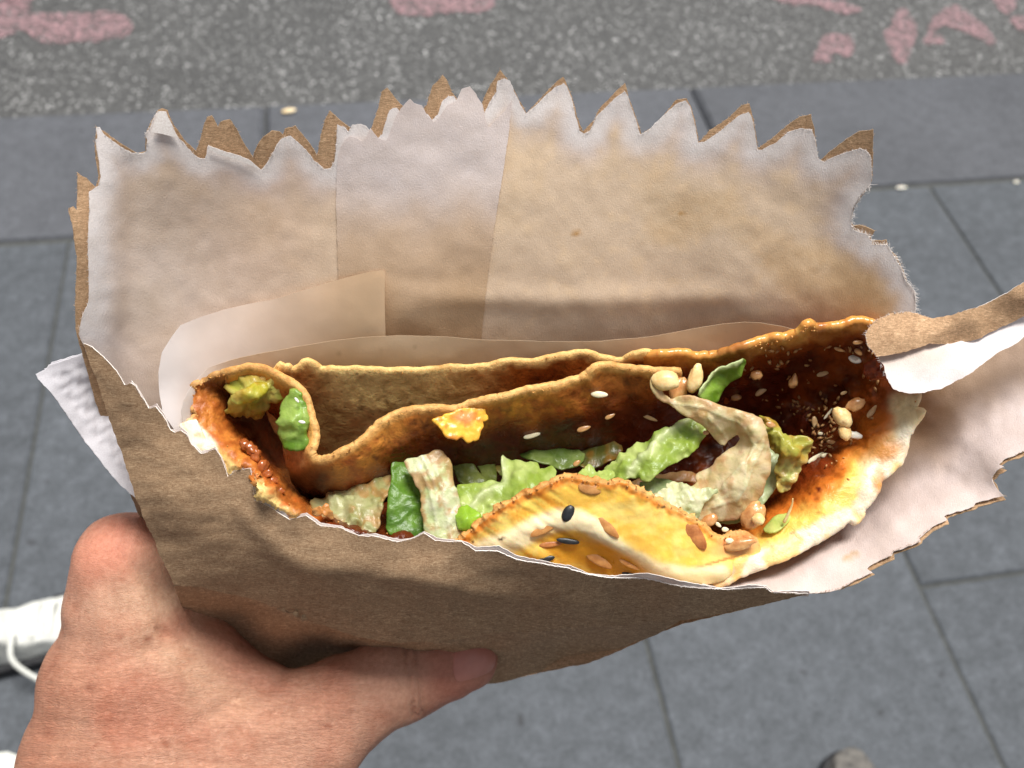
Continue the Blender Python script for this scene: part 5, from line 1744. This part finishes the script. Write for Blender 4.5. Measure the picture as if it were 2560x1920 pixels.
leaf("lettuce", "pale translucent stem piece with orange sauce edges, upright in front of the dark leaf", "lettuce", [(1011, 1147), (1036, 1148), (1062, 1142), (1082, 1130), (1102, 1129), (1115, 1142), (1129, 1172), (1130, 1201), (1142, 1231), (1148, 1264), (1150, 1314), (1168, 1341), (1160, 1375), (1102, 1372), (1070, 1352), (1059, 1314), (1056, 1274), (1052, 1231), (1039, 1198), (1020, 1170)],
     [(1011, 1147, .2085), (1102, 1129, .2090), (1130, 1201, .2060), (1148, 1264, .2050), (1160, 1375, .2032), (1070, 1352, .2035), (1052, 1231, .2055), (1090, 1240, .2040), (1080, 1180, .2062)], PG1, PG2, thick=.0009, curl=.0009, scale=34, seed=2, stain=.6, veins=[[(1040, 1150), (1065, 1200), (1085, 1260), (1095, 1340)], [(1075, 1140), (1100, 1200), (1115, 1270), (1130, 1350)], [(1058, 1145), (1084, 1205), (1100, 1270)]])
leaf("lettuce", "bright light green crinkled lettuce leaf in the centre above the egg", "lettuce", [(1138, 1215), (1168, 1210), (1208, 1208), (1231, 1201), (1256, 1201), (1257, 1150), (1268, 1145), (1281, 1148), (1308, 1155), (1331, 1150), (1347, 1158), (1350, 1168), (1361, 1162), (1380, 1168), (1389, 1182), (1384, 1201), (1400, 1225), (1330, 1275), (1240, 1330), (1195, 1350), (1160, 1335), (1142, 1314), (1138, 1281), (1150, 1262), (1148, 1238)],
     [(1138, 1215, .2100), (1256, 1201, .2100), (1281, 1148, .2150), (1380, 1168, .2120), (1400, 1225, .2050), (1240, 1330, .2040), (1160, 1335, .2050), (1138, 1281, .2060), (1230, 1260, .2060), (1320, 1200, .2075)], LG1, LG2, curl=.0016, scale=34, seed=3, midrib=[(1257, 1150), (1262, 1205), (1200, 1240), (1150, 1300)], fray=2)
leaf("lettuce", "small round bright green curl of lettuce at the foot of the pale stem", "lettuce", [(1140, 1275), (1160, 1262), (1185, 1268), (1200, 1290), (1198, 1312), (1180, 1328), (1155, 1330), (1140, 1310)],
     [(1140, 1275, .2050), (1185, 1268, .2048), (1198, 1312, .2035), (1155, 1330, .2035), (1168, 1298, .2020)], lin(166, 206, 60), lin(200, 228, 110), curl=.0008, scale=20, seed=4)
leaf("cabbage", "folded pale cabbage shreds under the brown inner fold, left of the dark leaf", "cabbage", [(775, 1265), (800, 1240), (830, 1222), (850, 1205), (900, 1205), (940, 1195), (970, 1180), (984, 1200), (982, 1232), (960, 1240), (948, 1255), (958, 1262), (940, 1290), (942, 1302), (932, 1335), (890, 1335), (840, 1315), (800, 1290)],
     [(775, 1265, .2150), (850, 1205, .2160), (970, 1180, .2150), (960, 1240, .2100), (940, 1302, .2060), (890, 1335, .2055), (800, 1290, .2090), (870, 1265, .2095)], lin(176, 172, 118), lin(206, 204, 158), thick=.0008, curl=.0022, scale=26, seed=5, stain=.5, fray=2.4, group=None)  # cabbage colours lowered to paint in the shadow of the fold
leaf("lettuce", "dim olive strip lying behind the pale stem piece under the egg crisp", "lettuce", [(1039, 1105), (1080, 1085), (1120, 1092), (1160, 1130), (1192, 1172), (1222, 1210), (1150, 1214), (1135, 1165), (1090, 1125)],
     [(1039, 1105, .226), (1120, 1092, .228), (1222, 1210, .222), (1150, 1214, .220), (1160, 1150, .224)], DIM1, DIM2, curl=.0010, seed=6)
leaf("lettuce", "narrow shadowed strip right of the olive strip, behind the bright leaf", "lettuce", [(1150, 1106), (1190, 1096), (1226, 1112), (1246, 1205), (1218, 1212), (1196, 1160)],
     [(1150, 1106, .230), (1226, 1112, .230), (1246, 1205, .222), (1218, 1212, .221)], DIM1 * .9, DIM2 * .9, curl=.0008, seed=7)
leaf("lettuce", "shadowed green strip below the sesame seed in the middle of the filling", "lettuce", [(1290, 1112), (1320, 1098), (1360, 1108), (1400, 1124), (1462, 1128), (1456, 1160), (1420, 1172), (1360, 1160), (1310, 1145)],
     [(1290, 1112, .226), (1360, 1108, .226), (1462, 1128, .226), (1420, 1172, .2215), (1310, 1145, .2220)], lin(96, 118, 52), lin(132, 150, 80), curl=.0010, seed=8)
leaf("lettuce", "yellow-green ruffled lettuce leaf lying diagonally at the middle right", "lettuce", [(1502, 1180), (1532, 1148), (1565, 1122), (1598, 1105), (1632, 1089), (1658, 1070), (1682, 1068), (1704, 1047), (1732, 1047), (1762, 1066), (1766, 1084), (1750, 1109), (1733, 1128), (1714, 1143), (1682, 1156), (1652, 1176), (1636, 1186), (1626, 1203), (1608, 1204), (1597, 1191), (1575, 1192), (1556, 1204), (1530, 1212), (1505, 1206)],
     [(1502, 1180, .2110), (1598, 1105, .2130), (1704, 1047, .2125), (1766, 1084, .2115), (1682, 1156, .2080), (1608, 1204, .2062), (1530, 1212, .2085), (1620, 1140, .2075)], LG1 * .95, LG2, curl=.0018, scale=26, seed=9, fray=2.4, midrib=[(1720, 1050), (1660, 1085), (1640, 1110), (1590, 1150), (1575, 1185)])
leaf("lettuce", "small leafy sprig just behind the peak of the egg fold", "lettuce", [(1420, 1196), (1440, 1182), (1459, 1177), (1474, 1166), (1482, 1170), (1488, 1180), (1512, 1181), (1526, 1174), (1536, 1182), (1530, 1194), (1515, 1206), (1486, 1206), (1450, 1206)],
     [(1420, 1196, .2060), (1474, 1166, .2090), (1536, 1182, .2080), (1486, 1206, .2040)], lin(150, 186, 66), lin(196, 212, 120), curl=.0012, scale=16, seed=10, fray=2.4, spacing=4)
leaf("lettuce", "bluish pale green leaf under the beige curl at the lower right", "lettuce", [(1590, 1215), (1640, 1190), (1700, 1215), (1780, 1270), (1850, 1240), (1900, 1180), (1915, 1110), (1945, 1110), (1964, 1165), (1938, 1220), (1893, 1276), (1830, 1310), (1770, 1306), (1700, 1270), (1640, 1245)],
     [(1590, 1215, .2120), (1640, 1190, .2140), (1780, 1270, .2130), (1900, 1180, .2140), (1945, 1110, .2150), (1938, 1220, .2120), (1830, 1310, .2090), (1700, 1270, .2085)], lin(176, 192, 140), lin(204, 214, 172), curl=.0012, seed=11)
leaf("cabbage", "thin pale shred deep in the dark gap left of the beige loop", "cabbage", [(1560, 1215), (1600, 1196), (1660, 1182), (1720, 1180), (1770, 1192), (1766, 1206), (1710, 1200), (1650, 1206), (1600, 1226)],
     [(1560, 1215, .224), (1660, 1182, .226), (1770, 1192, .226), (1650, 1206, .224)], lin(196, 150, 104), lin(214, 172, 124), curl=.0008, seed=31, stain=.5, group=None)
leaf("lettuce", "wilted olive shred under the yellow egg crisp reaching down to the bright leaf", "lettuce", [(1195, 1130), (1230, 1110), (1262, 1120), (1290, 1150), (1300, 1185), (1270, 1200), (1240, 1170), (1215, 1160)],
     [(1195, 1130, .232), (1262, 1120, .232), (1300, 1185, .226), (1240, 1170, .226)], DIM1, DIM2, curl=.0014, seed=32, stain=.3)
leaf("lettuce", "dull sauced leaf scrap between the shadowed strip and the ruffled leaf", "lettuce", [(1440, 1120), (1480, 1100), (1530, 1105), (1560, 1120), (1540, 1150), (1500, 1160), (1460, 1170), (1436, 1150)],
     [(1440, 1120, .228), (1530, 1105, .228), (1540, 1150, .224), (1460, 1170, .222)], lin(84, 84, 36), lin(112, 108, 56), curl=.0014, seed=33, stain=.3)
# the big beige curled leaf with an open loop
LOOP = [(1627, 952), (1636, 946), (1648, 972), (1664, 996), (1680, 1002), (1698, 992), (1731, 992), (1750, 998), (1775, 1004), (1813, 1020), (1855, 1029), (1893, 1041), (1912, 1072), (1922, 1130), (1918, 1185), (1899, 1236), (1872, 1274), (1840, 1294), (1797, 1304), (1758, 1300), (1698, 1296), (1665, 1276), (1625, 1244), (1640, 1234), (1668, 1228), (1664, 1218), (1691, 1208), (1724, 1216), (1746, 1203), (1740, 1186), (1752, 1178), (1777, 1168), (1790, 1142), (1818, 1120), (1846, 1100), (1842, 1088), (1830, 1096), (1808, 1113), (1791, 1101), (1771, 1078), (1748, 1058), (1714, 1038), (1681, 1014), (1651, 998), (1632, 976)]
leaf("lettuce", "large beige lettuce leaf curled into an open loop, stained with sauce, right of centre", "lettuce", LOOP,
     [(1627, 952, .2080), (1664, 996, .2075), (1731, 992, .2065), (1813, 1020, .2045), (1893, 1041, .2050), (1922, 1130, .2060), (1899, 1236, .2065), (1840, 1294, .2060), (1758, 1300, .2050), (1665, 1276, .2040), (1625, 1244, .2060), (1724, 1216, .2075), (1777, 1168, .2090), (1846, 1095, .2085), (1771, 1078, .2075), (1714, 1038, .2065), (1860, 1150, .2018), (1850, 1220, .2020), (1800, 1250, .2030), (1720, 1250, .2045), (1870, 1080, .2035), (1790, 1050, .2050)],
     BG1, BG2, thick=.0007, curl=.0016, scale=62, seed=12, stain=.42, fray=1.6, spacing=5,
     veins=[[(1640, 960), (1680, 1008), (1760, 1020), (1850, 1060), (1890, 1120)], [(1905, 1100), (1880, 1180), (1840, 1250), (1760, 1275)], [(1860, 1150), (1820, 1200), (1790, 1250)], [(1770, 1040), (1800, 1075), (1820, 1100)], [(1680, 1260), (1720, 1240), (1760, 1250)], [(1895, 1090), (1870, 1150), (1860, 1210)]])
leaf("lettuce", "translucent frilly pale green end of leaf poking out below the beige loop", "lettuce", [(1632, 1238), (1655, 1226), (1672, 1230), (1664, 1216), (1680, 1206), (1694, 1204), (1706, 1212), (1728, 1214), (1745, 1226), (1770, 1222), (1800, 1228), (1776, 1240), (1768, 1256), (1750, 1276), (1744, 1300), (1716, 1294), (1690, 1280), (1660, 1262)],
     [(1632, 1238, .2030), (1694, 1204, .2060), (1800, 1228, .2025), (1744, 1300, .2020), (1690, 1280, .2015), (1720, 1245, .2018)], lin(206, 214, 172), lin(234, 232, 196), curl=.0012, scale=18, seed=13, fray=3, spacing=4.5)
leaf("lettuce", "olive yellow crumpled leaf between the beige loop and the sauced right wall", "lettuce", [(1893, 1042), (1919, 1044), (1944, 1054), (1951, 1075), (1962, 1088), (2003, 1091), (2027, 1109), (2024, 1139), (2004, 1168), (1987, 1202), (1970, 1228), (1953, 1231), (1944, 1210), (1936, 1170), (1950, 1150), (1934, 1128), (1918, 1110), (1908, 1075)],
     [(1893, 1042, .2080), (1944, 1054, .2075), (2003, 1091, .2075), (2027, 1109, .2085), (2004, 1168, .2080), (1970, 1228, .2085), (1936, 1170, .2095), (1918, 1110, .2085), (1975, 1130, .2050)], lin(196, 190, 84), lin(224, 220, 140), curl=.0022, scale=24, seed=14, stain=.5, fray=1.8)
leaf("lettuce", "grass green leaf tucked under the back rim beside the peanuts", "lettuce", [(1741, 982), (1763, 952), (1786, 922), (1831, 903), (1854, 895), (1870, 910), (1856, 927), (1849, 941), (1822, 960), (1802, 990), (1788, 1010), (1763, 1002)],
     [(1741, 982, .2070), (1786, 922, .2085), (1854, 895, .2090), (1849, 941, .2130), (1788, 1010, .2120), (1763, 1002, .2085)], lin(122, 164, 44), lin(156, 192, 76), curl=.0008, seed=15, midrib=[(1741, 982), (1786, 924), (1850, 900)])
leaf("lettuce", "tiny green leaf scrap under the nut cluster on the lower right lip", "lettuce", [(1906, 1326), (1915, 1310), (1940, 1290), (1972, 1282), (1976, 1296), (1955, 1318), (1930, 1330)],
     [(1906, 1326, .2060), (1940, 1290, .2070), (1976, 1296, .2060), (1930, 1330, .2040)], lin(190, 206, 88), lin(214, 222, 130), curl=.0005, seed=16, spacing=4)
leaf("spring_onion", "cut yellow-green spring onion in the far left pocket", "spring onion", [(569, 966), (585, 950), (605, 940), (625, 945), (652, 938), (685, 953), (700, 972), (716, 990), (711, 1000), (685, 1007), (666, 1016), (658, 1044), (636, 1060), (606, 1046), (569, 1030), (584, 1018), (577, 1000), (590, 982), (578, 974)],
     [(569, 966, .2120), (652, 938, .2100), (716, 990, .2110), (666, 1016, .2120), (636, 1060, .2180), (569, 1030, .2160), (577, 1000, .2090), (640, 985, .2065)], lin(186, 186, 70), lin(216, 212, 116), thick=.0012, curl=.0018, scale=22, seed=17, stain=.35, group="spring onion pieces in the left pocket")
leaf("spring_onion", "short cut end of spring onion lying across the top of the yellow-green one", "spring onion", [(579, 1000), (596, 984), (630, 966), (650, 957), (664, 962), (658, 980), (640, 996), (612, 1008), (590, 1008)],
     [(579, 1000, .2062), (650, 957, .2070), (664, 962, .2068), (612, 1008, .2058), (622, 984, .2040)], lin(206, 196, 66), lin(228, 220, 120), thick=.0014, curl=.0007, scale=22, seed=18, stain=.4, group="spring onion pieces in the left pocket", spacing=4.5)
leaf("spring_onion", "glossy green curved slice of spring onion against the inner loop of crepe", "spring onion", [(725, 973), (745, 982), (758, 1000), (766, 1030), (771, 1059), (762, 1085), (763, 1114), (735, 1123), (706, 1112), (694, 1092), (695, 1045), (705, 1013), (718, 992)],
     [(725, 973, .2060), (766, 1030, .2050), (762, 1085, .2045), (735, 1123, .2050), (694, 1092, .2070), (705, 1013, .2070), (728, 1050, .2025)], lin(118, 158, 52), lin(172, 200, 100), thick=.0012, curl=.0008, scale=24, seed=19, group="spring onion pieces in the left pocket", veins=[[(748, 1000), (752, 1040), (748, 1085)]])
leaf("onion_skin", "curled flake of brown onion skin on the lower left rim", "onion skin", [(779, 1288), (784, 1276), (796, 1266), (806, 1268), (817, 1258), (822, 1272), (832, 1286), (832, 1302), (818, 1290), (804, 1280), (794, 1290)],
     [(779, 1288, .2042), (817, 1258, .2030), (832, 1302, .2036), (804, 1280, .2020)], lin(222, 150, 80), lin(246, 206, 150), thick=.0004, curl=.0006, scale=14, seed=20, group=None, spacing=3.5)

# nuts
NUT = "peanut pieces in the filling"
for i, (nm, lb, u, v, d, a, b, g, mt, amp, tp) in enumerate((
        ("peanut", "halved pale yellow peanut wedge at the start of the beige leaf, below the back rim", 1662, 950, .2075, 40, 24, 0, "peanut", .20, -.2),
        ("peanut", "upright skinned peanut half next to the green leaf under the back rim", 1738, 946, .2085, 38, 22, -78, "peanut", .10, .25),
        ("peanut", "browned peanut half hidden below the two pale ones", 1698, 975, .2125, 36, 24, -70, "peanut_sauced", .12, .2),
        ("peanut", "orange-glazed peanut chip on top of the nut clump on the right wall", 2140, 1011, .2085, 26, 17, -25, "peanut_sauced", .25, .1),
        ("peanut", "largest lumpy yellow nut piece on the sauced right wall", 2106, 1042, .2085, 30, 21, 55, "peanut", .28, .0),
        ("peanut", "pale nut piece at the bottom of the clump on the right wall", 2112, 1080, .2090, 24, 16, 75, "peanut", .25, .0),
        ("peanut", "whitish crumbled nut bit to the right of the clump's foot", 2136, 1088, .2095, 20, 10, 10, "white_bit", .35, .0),
        ("peanut", "sauce-coated nut cluster on the lower right lip beside the pale leaf", 1882, 1290, .2050, 40, 28, -60, "peanut_sauced", .30, .0),
        ("peanut", "round blond peanut end stuck in the sauce-coated cluster", 1896, 1298, .2022, 17, 15, 0, "peanut", .10, .0),
        ("peanut", "orange nut chunk behind the right end of the egg fold", 1772, 1302, .2040, 25, 15, -30, "peanut_sauced", .25, .0),
        ("peanut", "triangular nut chip high in the dark right pocket", 1984, 952, .2225, 20, 16, -80, "peanut_sauced", .25, .6),
        ("peanut", "small round nut bit at the dark edge below the back rim on the right", 1891, 938, .2180, 15, 13, 0, "peanut_sauced", .2, .0),
        ("peanut", "pinkish nut lump pressed into the egg near the right lip", 1850, 1360, .2012, 44, 17, -12, "peanut_sauced", .22, .2))):
    ob = seed_at(nm, u, v, d, a, b, g, M[mt], None, i * 3 + 1, 0, tp, 8, .75)
    k = ob.data; tag(ob, lb, "peanut", NUT)
    co = np.empty(len(k.vertices) * 3); k.vertices.foreach_get('co', co); co = co.reshape(-1, 3)
    rr = np.linalg.norm(co, axis=1, keepdims=True).mean()
    q = co / rr
    co = co * (1 + .16 * fbm(q[:, 0] * 2.2 + i, q[:, 1] * 2.2, q[:, 2] * 2.2, 500 + i, 3) - .18 * np.exp(-((q @ rng.normal(0, 1, 3)) / .22) ** 2))[:, None]
    k.vertices.foreach_set('co', co.ravel()); k.update()
SES = [
    (1499, 986, 24, 12, 3, "sesame", "bright white sesame seed on the middle of the inner fold, the uppermost there", fif),
    (1330, 1089, 25, 9, -14, "sesame", "slim white sesame seed low on the inner fold above the shadowed strip", fif),
    (1459, 1072, 20, 10, -18, "sesame_sauced", "sauce-tinted sesame seed between the white seed and the ruffled leaf", fif),
    (1625, 1045, 22, 7, 22, "sesame_tint", "sesame seed half hidden left of the ruffled leaf's top", fif),
    (1442, 1158, 12, 9, -40, "sesame_sauced", "small tan seed just above the leafy sprig", .2150),
    (1525, 1041, 15, 8, -25, "sesame_sauced", "faint brown seed in the sauce under the bright white one", fif),
    (1906, 976, 24, 10, -36, "sesame_tint", "slanted pale sesame seed in the dark right pocket, left of the nut chip", frp),
    (2058, 934, 19, 9, -18, "sesame_tint", "shiny white seed in the sauce near the top right of the pocket", frp),
    (2146, 880, 13, 10, 40, "sesame_sauced", "round tan seed near the upper right corner of the pocket", frp),
    (2145, 856, 15, 8, -5, "sesame_sauced", "tan seed highest under the right end of the back rim", frp),
    (2098, 874, 15, 7, 20, "sesame_sauced", "dim seed left of the round tan seed at the upper right", frp),
    (2138, 898, 20, 12, 15, "white_bit", "pinkish white crumb below the round tan seed", frp),
    (2180, 1029, 22, 10, -52, "sesame_tint", "fat pale seed right of the nut clump on the right wall", frp),
    (2037, 1058, 20, 10, 82, "sesame_tint", "upright pale seed at the left of the nut clump", frp),
    (2071, 1034, 20, 5, -52, "sesame", "thin sliver of seed between the upright seed and the nut clump", frp),
    (2040, 1144, 28, 9, -32, "sesame", "long bright seed below the olive leaf's right end", frp),
    (2064, 1138, 13, 8, -10, "sesame", "short seed touching the long bright seed", frp),
    (2190, 936, 26, 7, -45, "sesame_sauced", "long seed beside the torn paper strip", frp),
    (2110, 982, 10, 6, -20, "sesame_tint", "little seed above the nut clump", frp),
    (1841, 993, 15, 13, 0, "sesame_sauced", "round tan seed in the dark left part of the right pocket", frp),
    (1813, 1324, 10, 9, 0, "sesame", "small round white seed at the foot of the pale leaf", .2040),
    (1796, 1312, 10, 7, 40, "sesame", "white seed fragment left of the small round one", .2045),
    (2052, 1084, 8, 6, 0, "sesame", "small seed above the long bright seed, in the sauce", frp),
    (2080, 1106, 15, 8, 12, "sesame_sauced", "tan seed below the nut clump", frp),
    (1765, 1082, 9, 8, 0, "sesame_sauced", "brown grain at the top end of the ruffled leaf", .2090),
    (1927, 1062, 14, 11, 10, "sesame_sauced", "reddish brown nub on the olive leaf's upper corner", .2055),
    (755, 1055, 10, 5, 10, "white_bit", "tiny white chip on the green spring onion slice", .2022),
    (742, 1000, 9, 4, 50, "white_bit", "tiny white chip at the top of the green spring onion slice", .2030),
    (1824, 1352, 12, 10, 0, "sesame", "pale seed sitting on the right end of the egg fold", .2010),
]
for i, (u, v, a, b, g, mt, lb, dp) in enumerate(SES):
    ob = seed_at("sesame_seed", u, v, dp if not callable(dp) else (lambda x, y, f=dp: f(x, y)), a * .9, b * .85, g, M[mt], None, i, .0009, .35 if mt.startswith("ses") else 0)
    tag(ob, lb, "seed", "loose seeds and crumbs in the filling")
# many tiny grains in the sauce
grains = []
V = []; F = []
rg = np.random.default_rng(9)
for k in range(150):
    if k < 70:
        u, v = rg.normal(2065, 34), rg.normal(1075, 48)
    else:
        u, v = rg.uniform(1860, 2200), rg.uniform(860, 1060)
    if not inside(np.array(RP_OUT, float), np.array([u]), np.array([v]))[0]:
        continue
    d = float(frp(np.array([u]), np.array([v]))[0]) - .0006
    s = rg.uniform(2, 6.5) / FPX * d
    o = cam_xyz(u, v, d); b = len(V)
    an = rg.uniform(0, 6.28)
    e1 = np.array([math.cos(an), math.sin(an), rg.normal(0, .3)]); e2 = np.array([-math.sin(an), math.cos(an), 0])
    for (x, y, z) in ((1.6, 0, 0), (.5, .7, .2), (-.9, .5, 0), (-1.3, 0, 0), (-.9, -.5, 0), (.5, -.7, .2), (0, 0, -.7), (0, 0, .7)):
        V.append(o + s * (x * e1 + y * e2 + z * np.array([0, 0, 1])))
    for j in range(6):
        F += [(b + j, b + (j + 1) % 6, b + 6), (b + (j + 1) % 6, b + j, b + 7)]
V = to_world(np.array(V)); cc = V.mean(0)
ob = link("sauce_grains", make_mesh("sauce_grains", V - cc, F), crepe, [M["sesame_sauced"]], cc, None, "stuff")
# thin straw-coloured shred sticking up on the lower right lip
ob = tube("onion_shred", [at(1960, 1306, .2035), at(1972, 1282, .2025), at(1980, 1262, .2018), at(1982, 1246, .2012)], .0003, M["peanut"], None, 6, 1.0, lambda t: 1.3 - .8 * t)
tag(ob, "thin straw-coloured shred standing up from the lower right lip", "shred")
# dark sauced splinter beside the torn strip
ob = sheet("crepe_splinter", [(2160, 912), (2185, 898), (2205, 892), (2222, 890), (2212, 902), (2196, 915), (2180, 932), (2200, 925), (2212, 935), (2220, 948), (2200, 945), (2176, 948), (2160, 935)], lambda u, v: .1990 + (2222 - u) * 9e-5, .0009, [M["sauce"]], crepe, spacing=4, fray=1.2,
           paint=lambda u, v: wet(mix(lin(110, 36, 16), lin(150, 62, 26), ss(-.3, .3, fbm(u / 14, v / 14, 0, 400, 3))), .8 + 0 * u), soft=True, seed=61)
